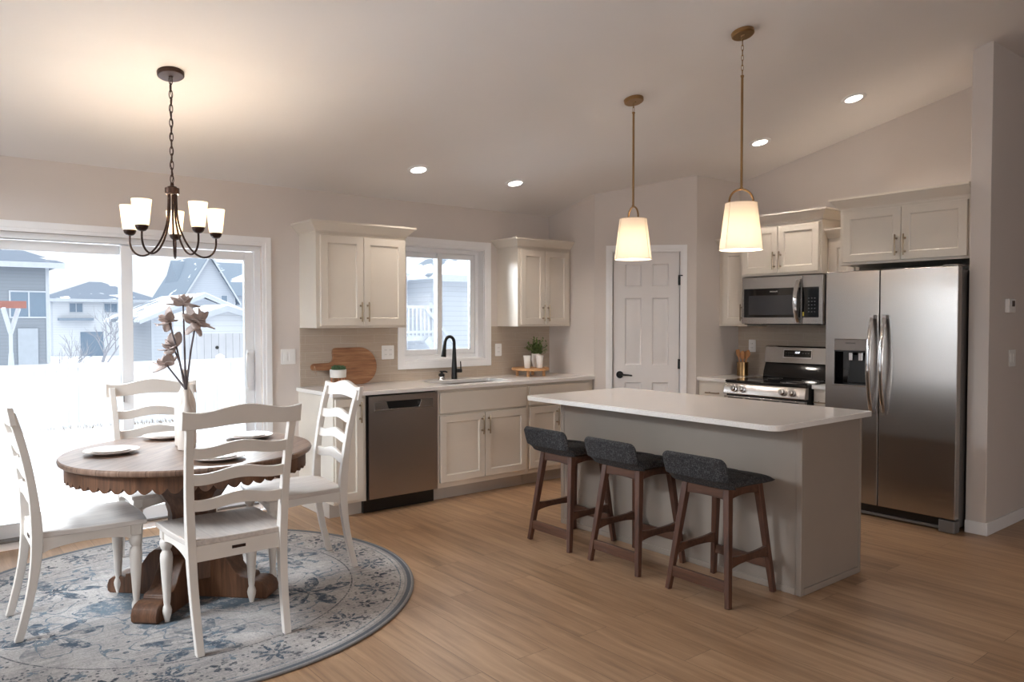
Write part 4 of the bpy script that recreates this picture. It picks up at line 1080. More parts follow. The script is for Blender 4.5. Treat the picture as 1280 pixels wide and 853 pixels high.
# flowers
M['petal'] = plain('dusty_petal', C(192, 176, 170), .7, var=.16, scale=22)
M['stem'] = plain('flower_stem', C(92, 82, 84), .7, var=.15)
def petal_mb(m, c, d, L, w, curl, roll):
    d = Vector(d).normalized(); side = d.cross(Vector((0.13, 0.21, 1))).normalized(); up = side.cross(d).normalized()
    side = (side * math.cos(roll) + up * math.sin(roll)); up = side.cross(d).normalized()
    def fn(u, v):
        t = v; ww = w * math.sin(PI * min(1, (t * .86 + .10))) ** .8 * (2 * u - 1)
        return c + d * (L * (t - .22 * curl * t * t)) + side * ww + up * (curl * L * .42 * t * t - .30 * abs(2 * u - 1) ** 2 * w * (1 - t * .5))
    m.grid(fn, 4, 8)
rt = Vector((.7806, -.625, 0)); fw = Vector((.625, .7806, 0))
V0 = Vector(VA) + Vector((0, 0, .262))
FL = [((-2, 0, 116), 'topmost dusty pink artificial bloom', 1.15, (.1, -.2, 1)), ((13, 3, 93), 'broad dusty pink bloom right of the main stem, second highest', 1.4, (.5, -.5, .45)), ((-18, -8, 95), 'dusty pink bloom leaning left beside the broad bloom', 1.15, (-.8, .1, .5)),
      ((-16, 2, 62), 'drooping dusty pink bloom halfway up on the left', 1.3, (-.7, -.3, .45)), ((-26, 5, 40), 'lowest dusty pink bloom on a stem leaning far left', 1.15, (-.45, -.2, .9))]
for i, ((du, df, dv_), lab, s_, ax) in enumerate(FL):
    k = 1 / 243.0
    head = Vector((VA[0], VA[1], 1.075)) + rt * (du * k) + fw * (df * k * .6) + Vector((0, 0, (dv_ - 8) * k))
    r = empty('flower_stem', V0, 0, 'single ' + lab + ' in the cream vase', 'flower', 'artificial flowers in the vase')
    m = MB(); h = head - V0; q1 = Vector((random.uniform(-.004, .004), random.uniform(-.004, .004), .05))
    q2 = q1 + (h - q1) * .5 + Vector((0, 0, .03 if i != 4 else -.0))
    pts = [Vector((0, 0, 0)), q1, q1 * .4 + q2 * .6, q2, q2 * .35 + h * .65, h]
    m.tube(pts, [.0056, .0056, .0052, .0048, .0044, .004], 8); m.build('stem', M['stem'], r)
    m = MB(); A = (rt * ax[0] + fw * ax[1] + Vector((0, 0, ax[2]))).normalized(); a1 = A.orthogonal().normalized(); a2 = A.cross(a1)
    for ring_, (np_, tilt, L, cu) in enumerate(((4, .45, .046, .1), (5, .95, .062, .5), (6, 1.45, .066, 1.0))):
        for q in range(np_):
            an = 2 * PI * q / np_ + ring_ * .5 + random.uniform(-.25, .25)
            d = A * math.cos(tilt) + (a1 * math.cos(an) + a2 * math.sin(an)) * math.sin(tilt)
            petal_mb(m, h - A * .004, d, L * s_ * random.uniform(.85, 1.15), 0.0195 * s_, cu * random.uniform(-.6, 1.2), random.uniform(-.5, .5))
    m.build('bloom', M['petal'], r, solid=.0015, angle=60)
    MB().lathe([(.001, -.012), (.008, -.004), (.009, .004), (.004, .012), (.0005, .014)], h, 12).build('flower_centre', M['stem'], r)

# ------------------------------------------------------------------ pendants
def chain(m, top, bottom, n, a=.010, bw=.0062, r=.0016):
    for i in range(n):
        t = (i + .5) / n; c = Vector(top).lerp(Vector(bottom), t); L = (Vector(top) - Vector(bottom)).length / n * .66
        ax = Vector((1, 0, 0)) if i % 2 == 0 else Vector((0, 1, 0))
        pts = []
        for k in range(16):
            an = 2 * PI * k / 16; pts.append(c + ax * (bw * math.cos(an)) + Vector((0, 0, L * math.sin(an))))
        m.tube(pts, r, 6, False, True)
def make_pendant(x, y, rz, label):
    zc = ceil_z(y); zb = 1.838
    r = empty('pendant_lamp', (x, y, zb), rz, label, 'pendant lamp', 'pendant lamps above the island')
    tilt = Matrix.Rotation(-R(rz), 4, 'Z') @ Matrix.Rotation(-SLA, 4, 'X')
    m = MB(Matrix.Translation((0, 0, zc - zb)) @ tilt); m.lathe([(.0, -.026), (.012, -.026), (.014, -.022), (.058, -.022), (.064, -.018), (.066, -.004), (.066, .004), (0, .004)], seg=40); m.build('canopy', M['brass'], r)
    zt = zc - zb - .03; rod_top = 2.845 - 1.838 if zc > 3.0 else zt - .055
    m = MB(); chain(m, (0, 0, zt + .012), (0, 0, rod_top), max(2, int((zt - rod_top) / .026))); m.build('chain', M['brass'], r)
    m = MB(); m.tube([(0, 0, rod_top), (0, 0, rod_top - .01), (0, 0, rod_top - .012), (0, 0, .365), (0, 0, .36), (0, 0, .35)], [.010, .010, .0072, .0072, .0105, .0105], 12); m.build('rod', M['brass'], r)
    m = MB(); pts = [(-.070, 0, .235), (-.070, 0, .28)] + [(.070 * -math.cos(R(a)), 0, .28 + .072 * math.sin(R(a))) for a in range(10, 171, 10)] + [(.070, 0, .28), (.070, 0, .235)]
    m.tube(pts, .0062, 10); m.build('yoke', M['brass'], r)
    r0, r1, h = .124, .090, .272
    m = MB(); m.lathe([(r0, 0), (r1, h), (r1 - .003, h), (r0 - .003, 0)], seg=64, cap=False); sh = m.build('lamp_shade', M['fabric_shade'], r, angle=50)
    m = MB()
    for rr_, z in ((r0, .001), (r1, h - .001)): m.tube([(rr_ * math.cos(2 * PI * k / 64), rr_ * math.sin(2 * PI * k / 64), z) for k in range(64)], .0018, 6, False, True)
    for a in (90, 210, 330): m.tube([(r0 * 1.004 * math.cos(R(a)), r0 * 1.004 * math.sin(R(a)), 0), (r1 * 1.004 * math.cos(R(a)), r1 * 1.004 * math.sin(R(a)), h)], .0012, 5)
    m.build('seam', plain('shade_seam', C(205, 190, 172), .8), sh)
    m = MB(); m.cyl((0, 0, .19), (0, 0, .25), .018); m.cyl((-.07, 0, .245), (.07, 0, .245), .004); m.build('socket', M['brass'], r)
    m = MB(); m.lathe([(.001, .075), (.018, .082), (.028, .105), (.027, .130), (.014, .165), (.013, .19)], seg=20); m.build('bulb', M['bulb'], r)
    l = bpy.data.lights.new('pendant_glow', 'POINT'); l.energy = PENDANT_W; l.color = WARMW; l.shadow_soft_size = .03
    o = bpy.data.objects.new('pendant_glow', l); COL.objects.link(o); o.parent = r; o.location = (0, 0, .045)
    return r
make_pendant(3.81, 3.455, 70, 'brass pendant lamp with white tapered shade in front of the pantry door')
make_pendant(3.79, 2.60, -38, 'brass pendant lamp with white tapered shade nearest the camera, in front of the microwave')

# ------------------------------------------------------------------ chandelier
chx, chy = 1.10, 4.24; zc = ceil_z(chy)
ch = empty('chandelier', (chx, chy, 1.77), 0, 'bronze five-arm chandelier with frosted glass shades above the dining table', 'chandelier')
m = MB(Matrix.Translation((0, 0, zc - 1.77)) @ Matrix.Rotation(-SLA, 4, 'X')); m.lathe([(0, -.030), (.010, -.030), (.012, -.024), (.060, -.022), (.066, -.017), (.067, -.004), (.067, .004), (0, .004)], seg=40); m.build('canopy', M['bronze'], ch)
m = MB(); chain(m, (0, 0, zc - 1.77 - .022), (0, 0, .388), 15, bw=.0085, r=.0023); m.build('chain', M['bronze'], ch)
m = MB(); m.tube([(.006 * math.sin(i * 1.1), .006 * math.cos(i * 1.1), .388 + (zc - 1.77 - .41) * i / 24) for i in range(25)], .0018, 6); m.build('cord', M['bronze'], ch)
m = MB(); m.lathe([(0, .392), (.008, .388), (.010, .372), (.022, .368), (.026, .362), (.036, .360), (.036, .330), (.033, .328), (.0, .328)], seg=32); m.build('hub', M['bronze'], ch)
RA = .222; SZ = .142
for q in range(5):
    an = R(90 - 18.0) + 2 * PI * q / 5; c, s_ = math.cos(an), math.sin(an)
    prof = [(.020, .335), (.021, .27), (.026, .20), (.042, .135), (.072, .070), (.110, .024), (.150, .004), (.185, .010), (.210, .034), (RA, .070), (RA, .115)]
    # smooth the arm with a Catmull-Rom pass
    P = [Vector((a * c, a * s_, z)) for a, z in prof]; pts = []
    for i in range(len(P) - 1):
        p0, p1, p2, p3 = P[max(i - 1, 0)], P[i], P[i + 1], P[min(i + 2, len(P) - 1)]
        for k in range(4):
            t = k / 4; pts.append(.5 * ((2 * p1) + (p2 - p0) * t + (2 * p0 - 5 * p1 + 4 * p2 - p3) * t * t + (3 * p1 - p0 - 3 * p2 + p3) * t ** 3))
    pts.append(P[-1]); m = MB(); m.tube(pts, .0052, 8); arm = m.build('arm', M['bronze'], ch)
    o = (RA * c, RA * s_, 0)
    m = MB(); m.lathe([(.006, .108), (.018, .112), (.027, .122), (.031, .134), (.031, .140), (.0, .140)], o, 28); m.build('cup', M['bronze'], arm)
    m = MB(); m.lathe([(.031, .139), (.0345, .150), (.0475, .268), (.0455, .268), (.0325, .150), (.029, .141)], o, 32, False); m.build('glass_shade', M['glass_shade'], arm, angle=50)
    m = MB(); m.lathe([(.010, .14), (.012, .17), (.019, .195), (.020, .212), (.012, .228), (.001, .233)], o, 16); m.build('bulb', M['bulb'], arm)
    l = bpy.data.lights.new('chandelier_glow', 'POINT'); l.energy = CHANDELIER_W; l.color = WARM; l.shadow_soft_size = .02
    lo = bpy.data.objects.new('chandelier_glow', l); COL.objects.link(lo); lo.parent = ch; lo.location = (o[0], o[1], .250)

# ------------------------------------------------------------------ recessed downlights
CANL = ['recessed downlight above the left wall cabinet', 'recessed downlight above the kitchen window', 'recessed downlight right of the nearer pendant rod', 'recessed downlight nearest the partition wall']
for i, (x, y) in enumerate(((3.055, 4.952), (3.997, 4.946), (5.457, 3.571), (5.436, 2.781))):
    r = empty('recessed_downlight', (x, y, ceil_z(y) - .001), 0, CANL[i], 'ceiling light', 'recessed ceiling downlights'); r.rotation_euler = (-SLA, 0, 0)
    m = MB(); m.lathe([(.058, -.001), (.060, -.005), (.080, -.005), (.088, -.002), (.088, .001), (.058, .001)], seg=40, cap=False); m.build('trim_ring', M['trim'], r)
    m = MB(); m.lathe([(.0, -.003), (.058, -.003), (.060, .0), (0, .001)], seg=40); m.build('lens', M['can_lens'], r)
    l = bpy.data.lights.new('downlight_beam', 'SPOT'); l.energy = CAN_W; l.color = WARMW; l.spot_size = R(125); l.spot_blend = .8; l.shadow_soft_size = .05
    o = bpy.data.objects.new('downlight_beam', l); COL.objects.link(o); o.parent = r; o.location = (0, 0, -.012)

# ------------------------------------------------------------------ switch plates, outlets, thermostat  (local: -y faces out)
def wall_plate(name, loc, rz, w, h, gang, kind_, label, cat):
    r = empty(name, loc, rz, label, cat)
    m = MB(); m.prism(rrect(-w / 2, w / 2, -h / 2, h / 2, .006, 3), -.006, 0, 'xz'); m.build('plate', M['plate'], r, 0.002)
    for g in range(gang):
        cx = (g - (gang - 1) / 2) * .046
        if kind_ == 'switch':
            m = MB(); m.box(cx - .016, cx + .016, -.009, -.005, -.033, .033); m.build('rocker', M['plate'], r, 0.002)
        else:
            for dz in (-.019, .019):
                m = MB(); m.prism(rrect(cx - .016, cx + .016, dz - .014, dz + .014, .008, 4), -.008, -.005, 'xz'); so = m.build('socket', M['plate'], r)
                m = MB(); m.box(cx - .008, cx - .006, -.0085, -.0079, dz - .003, dz + .006); m.box(cx + .005, cx + .007, -.0085, -.0079, dz - .003, dz + .006); m.build('slot', M['gap'], so)
    return r
wall_plate('light_switch', (2.267, YB, 1.153), 0, .116, .116, 2, 'switch', 'white double switch plate on the wall beside the patio door', 'light switch')
wall_plate('wall_outlet', (3.126, YB - .008, 1.162), 0, .116, .116, 2, 'outlet', 'white double outlet plate on the tiles left of the kitchen window', 'outlet')
wall_plate('wall_outlet', (4.293, YB - .008, 1.153), 0, .074, .116, 1, 'outlet', 'white single outlet plate on the tiles right of the kitchen window', 'outlet')
wall_plate('wall_outlet', (XR - .008, 4.115, 1.186), -90, .074, .116, 1, 'outlet', 'white outlet plate on the tiles above the utensil crock', 'outlet')
wall_plate('light_switch', (5.955, WY0, 1.165), 0, .116, .116, 2, 'switch', 'white switch plate on the partition wall below the thermostat', 'light switch')
th = empty('thermostat', (5.870, WY0, 1.525), 0, 'white thermostat with a small dark screen on the partition wall', 'thermostat')
MB().box(-.062, .062, -.028, 0, -.048, .048).build('case', M['plate'], th, 0.006)
MB().box(-.010, .040, -.0295, -.027, -.005, .034).build('screen', plain('thermostat_screen', C(74, 60, 56), .2), th)
MB().box(-.045, .045, -.030, -.027, -.038, -.020).build('button_bar', M['plate'], th, 0.002)

# ------------------------------------------------------------------ things on the counters
cb = empty('cutting_board', (2.62, 5.515, .914), 0, 'paddle-shaped wooden cutting board leaning on the backsplash', 'cutting board'); cb.rotation_euler = (R(-7), 0, 0)
bz = .300; Rr = .15
poly = [(.0, .030)] + arc(.03, .03, .03, 180, 270, 5)[1:] + [(.18, 0)] + arc(.235, Rr, Rr, -90, 90, 24) + [(.05, bz)] + arc(.03, bz - .03, .03, 90, 180, 5) + [(.0, .215)] + [(-.012, .192), (-.035, .183), (-.150, .180)] + arc(-.160, .153, .027, 90, 270, 8) + [(-.150, .126), (-.035, .122), (-.010, .112), (.0, .09)]
m = MB(); m.prism(poly, 0, .018, 'xz'); m.build('board', M['oak_board'], cb, 0.003)
m = MB(); m.tube([(-.160, -.002, .160), (-.163, -.006, .13), (-.158, -.006, .10), (-.150, -.006, .085), (-.146, -.006, .105), (-.152, -.004, .14), (-.158, -.002, .160)], .0016, 6); m.build('hanging_cord', plain('cord', C(170, 145, 120), .9), cb)

pl = empty('planter', (2.565, 5.335, .914), 0, 'small white planter of succulents on copper wire legs, in front of the cutting board', 'planter')
m = MB(); m.lathe([(.055, .078), (.060, .080), (.063, .140), (.057, .140), (.055, .130), (.0, .130)], seg=40); m.build('pot', plain('concrete_white', C(214, 211, 206), .7, var=.05, scale=18), pl)
m = MB()
for a in (20, 140, 260):
    c, s_ = math.cos(R(a)), math.sin(R(a)); t_ = Vector((-s_, c, 0)) * .014; b_ = Vector((c, s_, 0))
    m.tube([b_ * .050 + t_ + Vector((0, 0, .080)), b_ * .056 + t_ * .3 + Vector((0, 0, .003)), b_ * .056 - t_ * .3 + Vector((0, 0, .003)), b_ * .050 - t_ + Vector((0, 0, .080))], .0026, 6)
m.build('leg', plain('copper', C(206, 140, 112), .3, 1.0), pl)
M['succ'] = plain('succulent_green', C(66, 92, 58), .55, var=.3, scale=30); M['leaf'] = plain('leaf_green', C(112, 132, 76), .55, var=.35, scale=40)
for i in range(7):
    an = i * 2.4; rr_ = .038 * math.sqrt(i / 6); cx, cy = rr_ * math.cos(an), rr_ * math.sin(an); m = MB()
    for ring_, (n_, tl, L) in enumerate(((5, .25, .026), (7, .75, .026), (8, 1.2, .022))):
        for q in range(n_):
            a = 2 * PI * q / n_ + ring_ * .3; d = Vector((math.cos(a) * math.sin(tl), math.sin(a) * math.sin(tl), math.cos(tl)))
            p = Vector((cx, cy, .138)); m.tube([p, p + d * L * .6, p + d * L * 1.1, p + d * L * 1.4], [.0035, .0066, .0045, .0004], 6)
    m.build('succulent', M['succ'], pl)

ty = empty('riser_tray', (4.50, 5.345, .914), 0, 'round wooden riser tray on short feet in the counter corner', 'tray')
m = MB(); m.lathe([(0, .052), (.168, .052), (.175, .056), (.175, .070), (.170, .076), (0, .076)], seg=64); m.build('board', M['oak_light'], ty)
for a in (45, 135, 225, 315):
    m = MB(); m.lathe([(.012, 0), (.014, .004), (.014, .048), (.012, .052)], (.125 * math.cos(R(a - 5)), .125 * math.sin(R(a - 5)), 0), 16); m.build('foot', M['oak_light'], ty)
TZt = .914 + .0765
cupm = MB(); cupm.lathe([(0, .003), (.024, 0), (.027, .003), (.031, .06), (.036, .105), (.039, .114), (.0365, .114), (.033, .10), (.028, .06), (.024, .008), (0, .008)], seg=36); cup = cupm.build('white_cup', M['white_cer'], None, angle=60)
for i, (x, y, w_) in enumerate(((4.425, 5.30, 'left of the pair on the riser tray'), (4.525, 5.245, 'right of the pair on the riser tray, in front of the plant'))):
    o = cup if i == 0 else copy_tree(cup); o.location = (x, y, TZt); tag(o, 'white flared cup, ' + w_, 'cup', 'white cups on the riser tray')
pp = empty('potted_plant', (4.60, 5.38, TZt), 0, 'leafy green plant in a white patterned pot on the riser tray', 'plant')
m = MB(); m.lathe([(0, .003), (.030, 0), (.034, .004), (.046, .07), (.043, .11), (.045, .125), (.040, .125), (.038, .11), (0, .108)], seg=36); pt = m.build('pot', M['white_cer'], pp, angle=60)
m = MB()
for i in range(85):
    an = random.uniform(0, 2 * PI); tl = random.uniform(.05, 1.15); L = random.uniform(.08, .165)
    d = Vector((math.cos(an) * math.sin(tl), math.sin(an) * math.sin(tl), math.cos(tl))); p = Vector((random.uniform(-.02, .02), random.uniform(-.02, .02), .108))
    tip = p + d * L + Vector((0, 0, -.02 * tl)); m.tube([p, p + d * L * .5, tip], [.0016, .0014, .0008], 5)
    for k in range(6):
        t = .25 + .75 * k / 5; c = p.lerp(tip, t); a = random.uniform(0, 2 * PI); dd = (d * .5 + Vector((math.cos(a), math.sin(a), random.uniform(-.1, .6)))).normalized()
        sd = dd.cross(Vector((.2, .1, 1))).normalized() * .0095; e = c + dd * .030
        v = [m._v(c), m._v(c + dd * .014 + sd), m._v(e), m._v(c + dd * .014 - sd)]; m.face(v)
m.build('foliage', M['leaf'], pp)

cr = empty('utensil_crock', (6.045, 4.12, .914), 0, 'brass utensil crock on the counter left of the range', 'crock')
m = MB(); m.lathe([(0, .002), (.050, 0), (.053, .003), (.053, .012), (.051, .014), (.052, .115), (.054, .118), (.054, .124), (.050, .124), (.049, .02), (0, .018)], seg=40); m.build('pot', M['brass'], cr)
UT = [('flat wooden spatula at the left of the brass crock', (-.030, -.01), (-.055, .0, .215), 'spat'), ('wooden spoon second from left in the brass crock', (-.012, .015), (-.022, .02, .20), 'spoon'),
      ('wooden spoon upright in the middle of the brass crock', (.004, .0), (.004, .0, .205), 'spoon'), ('slim wooden turner right of centre in the brass crock', (.016, .018), (.030, .02, .20), 'spat'), ('wooden spoon leaning right out of the brass crock', (.028, -.012), (.075, -.02, .215), 'spoon')]
# the crock faces the room along -x, so left/right across the picture is +y/-y
for lab, (a, b_), (ta, tb_, tz), kd in UT:
    r = empty('wooden_spoon' if kd == 'spoon' else 'wooden_spatula', (6.045, 4.12, .935), 0, lab, 'utensil', 'wooden utensils in the crock')
    p = Vector((b_ * .4, -a * .4, .0)); q = Vector((tb_, -ta, tz)); d = (q - p).normalized(); n_ = q - d * .075
    MB().tube([p, p.lerp(n_, .5), n_], [.0055, .005, .006], 8).build('handle', M['spoonw'], r)
    up = Vector((-1, 0, 0)); sd = d.cross(up).normalized(); fr_ = sd.cross(d).normalized(); m = MB(); rings = []
    for i in range(11):
        t = i / 10; w_ = (.005 + .021 * math.sin(PI * min(1, t * .92 + .04)) ** .8) if kd == 'spoon' else (.007 + .014 * min(1, t * 2.2)); th_ = .006 if kd == 'spoon' else .0035
        c = n_ + d * (.078 * t)
        if i == 10: w_ *= .45 if kd == 'spoon' else .9
        rings.append([c + sd * (w_ * math.cos(2 * PI * k / 12)) + fr_ * (th_ * math.sin(2 * PI * k / 12)) for k in range(12)])
    m.rings(rings); m.build('bowl' if kd == 'spoon' else 'blade', M['spoonw'], r)

# ------------------------------------------------------------------ outside
GZ = -.42
m = MB()
def gfn(u, v):
    x = -60 + 160 * u; y = 5.8 + 114 * v ** 1.6
    z = GZ + .05 * math.sin(x * .7) * math.sin(y * .5)
    if y > 15.0: z -= min(1.3, (y - 15.0) * .28) + .1 * math.sin(x * .3 + y * .2)
    return (x, y, z)
m.grid(gfn, 80, 70); struct('snow_ground', m, M['snow'])
# vinyl fence
fe = empty('vinyl_fence', (0, 14.6, GZ - .05), 0, 'white vinyl privacy fence across the snowy yard', 'fence')
fz = .70 - GZ + .05; m = MB()
for i in range(int(24 / .16)):
    x = -8 + i * .16
    if x > 8.4: break
    m.box(x, x + .156, -.012, .012, .03, fz - .05)
m.build('fence_boards', M['fence_v'], fe, 0.004)
m = MB(); m.box(-8, 8.5, -.03, .03, fz - .07, fz); m.box(-8, 8.5, -.03, .03, .05, .17); m.build('fence_rail', M['fence_v'], fe, 0.006)
for i in range(7):
    x = -7.6 + i * 2.44
    m = MB(); m.box(x - .065, x + .065, -.065, .065, 0, fz + .03); m.lathe([(.095, fz + .03), (.095, fz + .05), (.01, fz + .10)], (x, 0, 0), 4, rot0=PI / 4); m.build('fence_post', M['fence_v'], fe, 0.004)
M['drygrass'] = plain('dry_grass', C(120, 104, 84), .9, var=.3)
m = MB(); rg2 = random.Random(3)
for i in range(420):
    x = rg2.choice([rg2.gauss(3.0, .35), rg2.gauss(2.2, .3), rg2.gauss(3.8, .4), rg2.uniform(1.2, 6)]); y = 14.45 + rg2.uniform(-.2, .05); h = rg2.uniform(.03, .11)
    a = rg2.uniform(0, PI); c, s_ = math.cos(a) * .006, math.sin(a) * .006; lx, ly = rg2.uniform(-.06, .06), rg2.uniform(-.05, .05)
    m.face([m._v((x - c, y - s_, GZ + .0)), m._v((x + c, y + s_, GZ + .0)), m._v((x + lx, y + ly, GZ + .03 + h))])
tag(m.build('dry_grass', M['drygrass']), 'tufts of dry grass poking through the snow along the white fence', 'grass', kind='stuff')

SIDE = {'grey': siding_mat('grey_siding', C(136, 142, 150), .16), 'white': siding_mat('pale_siding', C(206, 208, 212), .2), 'bluegrey': siding_mat('blue_grey_siding', C(180, 185, 194), .17), 'pale': siding_mat('very_pale_siding', C(216, 219, 224), .18), 'light': siding_mat('light_siding', C(184, 188, 195), .18)}  # siding and roof tones paled to imitate haze
M['roof1'] = roof_mat('snowy_shingle_roof', C(118, 128, 143), .60); M['roof2'] = roof_mat('shingle_roof_light_snow', C(136, 148, 162), .64); M['roof3'] = roof_mat('mostly_snowy_roof', C(130, 140, 152), .40)
M['htrim'] = plain('house_trim', C(186, 190, 197), .6); M['hglass'] = plain('house_window_glass', C(118, 134, 150), .12); M['hdoor'] = plain('house_pale_door', C(168, 174, 182), .5)  # pane colour paled to imitate reflection
def win(parent, x0, x1, z0, z1, y, side='y', mull=True):
    m = MB()
    t = .07
    def bx(a, b_, c, d, e0, e1):
        if side == 'y': m.box(a, b_, y + e0, y + e1, c, d)
        else: m.box(y + e0, y + e1, a, b_, c, d)
    bx(x0 - t, x1 + t, z0 - t, z0, -.04, .02); bx(x0 - t, x1 + t, z1, z1 + t, -.04, .02); bx(x0 - t, x0, z0, z1, -.04, .02); bx(x1, x1 + t, z0, z1, -.04, .02)
    if mull: bx((x0 + x1) / 2 - .03, (x0 + x1) / 2 + .03, z0, z1, -.04, .02)
    f = m.build('window', M['htrim'], parent)
    m = MB()
    if side == 'y': m.box(x0, x1, y - .02, y + .02, z0, z1)
    else: m.box(y - .02, y + .02, x0, x1, z0, z1)
    m.build('pane', M['hglass'], f)
def house(label, x0, x1, y0, y1, z0, ze, zr_, kind_, wall_m, roof_m, eave=.5, name='house', cat='house'):
    r = empty(name, ((x0 + x1) / 2, (y0 + y1) / 2, z0), 0, label, cat)
    cx, cy = (x0 + x1) / 2, (y0 + y1) / 2; a0, a1, b0, b1 = x0 - cx, x1 - cx, y0 - cy, y1 - cy; e = ze - z0; q = zr_ - z0
    m = MB(); m.box(a0, a1, b0, b1, 0, e)
    if kind_ == 'gable_front': m.prism([(a0, e), (a1, e), ((a0 + a1) / 2, q - .08)], b0, b1, 'xz')
    if kind_ == 'gable_side': m.prism([(b0, e), (b1, e), ((b0 + b1) / 2, q - .08)], a0, a1, 'yz')
    m.build('wall', wall_m, r)
    m = MB(); t = .18
    if kind_ == 'gable_front':
        mx = (a0 + a1) / 2; k = (q - e) / (a1 - mx); d = eave * k
        m.prism([(a0 - eave, e - d), (mx, q), (a1 + eave, e - d), (a1 + eave, e - d + t), (mx, q + t), (a0 - eave, e - d + t)], b0 - eave, b1 + eave, 'xz')
    elif kind_ == 'gable_side':
        my = (b0 + b1) / 2; k = (q - e) / (b1 - my); d = eave * k
        m.prism([(b0 - eave, e - d), (my, q), (b1 + eave, e - d), (b1 + eave, e - d + t), (my, q + t), (b0 - eave, e - d + t)], a0 - eave, a1 + eave, 'yz')
    else:
        ins = min(a1 - a0, b1 - b0) / 2 + eave
        m.rings([[(a0 - eave, b0 - eave, e), (a1 + eave, b0 - eave, e), (a1 + eave, b1 + eave, e), (a0 - eave, b1 + eave, e)],
                 [(a0 - eave, b0 - eave, e + .12), (a1 + eave, b0 - eave, e + .12), (a1 + eave, b1 + eave, e + .12), (a0 - eave, b1 + eave, e + .12)]], True, True)
        T = [(a0 - eave, b0 - eave, e + .12), (a1 + eave, b0 - eave, e + .12), (a1 + eave, b1 + eave, e + .12), (a0 - eave, b1 + eave, e + .12)]
        my = (b0 + b1) / 2; ra, rb = a0 - eave + ins, a1 + eave - ins
        if rb < ra: ra = rb = (ra + rb) / 2
        tv = [m._v(p) for p in T]; r1, r2 = m._v((ra, my, q)), m._v((rb, my, q))
        m.face([tv[0], tv[1], r2, r1]); m.face([tv[2], tv[3], r1, r2]); m.face([tv[1], tv[2], r2]); m.face([tv[3], tv[0], r1])
    m.build('roof', roof_m, r)
    m = MB()
    if kind_ in ('hip', 'gable_side'):
        zz = e if kind_ == 'hip' else e - eave * (q - e) / (((b1 - b0) / 2))
        m.box(a0 - eave - .03, a1 + eave + .03, b0 - eave - .06, b0 - eave + .03, zz - .16, zz + .10)
    else:
        mx = (a0 + a1) / 2; d = eave * (q - e) / (a1 - mx)
        m.prism([(a0 - eave, e - d - .10), (mx, q - .10), (a1 + eave, e - d - .10), (a1 + eave, e - d + .12), (mx, q + .12), (a0 - eave, e - d + .12)], b0 - eave - .06, b0 - eave + .02, 'xz')
    for x in (a0, a1 - .15): m.box(x, x + .15, b0 - .03, b0 + .05, 0, e - .02)
    m.build('fascia', M['htrim'], r)
    return r, (cx, cy, z0)
def S(s_, X_, Y_, Z_): return X_ * s_, Y_ * s_, 1.4347 + (Z_ - 1.4347) * s_
# grey house at far left
s_ = 1.4
xr, yy, ze = S(s_, 3.78, 30, 3.30); z0 = -2.0
h1, c1 = house('grey-sided house with a dark snowy roof, at far left beyond the fence', xr - 9.0, xr, yy, yy + 9.0, z0, ze, ze + 2.2, 'hip', SIDE['grey'], M['roof1'], .55)
win(h1, -1.55 + xr - c1[0], -.12 + xr - c1[0], 3.6, 4.75, yy - c1[1])
m = MB(); m.box(xr - 1.30 - c1[0], xr - .50 - c1[0], yy - c1[1] - .08, yy - c1[1] + .02, .3, 3.05); m.build('door', M['hdoor'], h1)
# white two-storey house in the middle distance
s_ = 1.35
x0, yy, ze = S(s_, 6.98, 55, 2.72); x1 = 12.9 * s_; zr2 = 1.4347 + (3.80 - 1.4347) * s_
h2, c2 = house('pale two-storey house with a dark hip roof, in the distance left of the door mullion', x0, x1, yy, yy + 7, -2.2, ze, zr2 + .3, 'hip', SIDE['white'], M['roof1'], .5)
for a, b_ in ((8.03, 8.74), (10.0, 10.75)): win(h2, a * s_ - c2[0], b_ * s_ - c2[0], 1.4347 + (1.95 - 1.4347) * s_ + 2.2, 1.4347 + (2.5 - 1.4347) * s_ + 2.2, yy - c2[1])
m = MB(); m.box(7.35 * s_ - c2[0], 9.3 * s_ - c2[0], yy - c2[1] - .7, yy - c2[1] - .02, 3.60, 3.82); m.build('porch_roof', M['roof2'], h2)
m = MB(); m.box(8.60 * s_ - c2[0], 9.9 * s_ - c2[0], yy - c2[1] - .05, yy - c2[1] + .02, .2, 2.6); m.build('garage_door', M['hglass'], h2)
# gabled blue-grey house on the right of the patio view
s_ = 1.35
x0, yy, ze = S(s_, 12.20, 45, 2.75); x1 = 15.10 * s_; zp = 1.4347 + (5.15 - 1.4347) * s_
h3, c3 = house('blue-grey gabled house seen at the right of the patio door', x0, x1, yy, yy + 9, -2.2, ze, zp, 'gable_front', SIDE['bluegrey'], M['roof2'], .35)
win(h3, 14.30 * s_ - c3[0], 14.62 * s_ - c3[0], 1.4347 + (1.95 - 1.4347) * s_ + 2.2, 1.4347 + (2.85 - 1.4347) * s_ + 2.2, yy - c3[1], mull=False)
win(h3, 12.75 * s_ - c3[0], 13.0 * s_ - c3[0], 1.4347 + (1.95 - 1.4347) * s_ + 2.2, 1.4347 + (2.6 - 1.4347) * s_ + 2.2, yy - c3[1], mull=False)
m = MB(); wy = yy + 3.2 - c3[1]; m.box(x1 - c3[0] - .1, x1 - c3[0] + 5.0, wy, wy + 6, 0, ze + 2.2 + .3); m.build('side_wing', SIDE['bluegrey'], h3)
m = MB(); m.prism([(wy - .4, ze + 2.2 + .25), (wy + 3, ze + 2.2 + 3.2), (wy + 6.4, ze + 2.2 + .25)], x1 - c3[0] - 3.2, x1 - c3[0] + 5.3, 'yz'); m.build('side_roof', M['roof2'], h3)
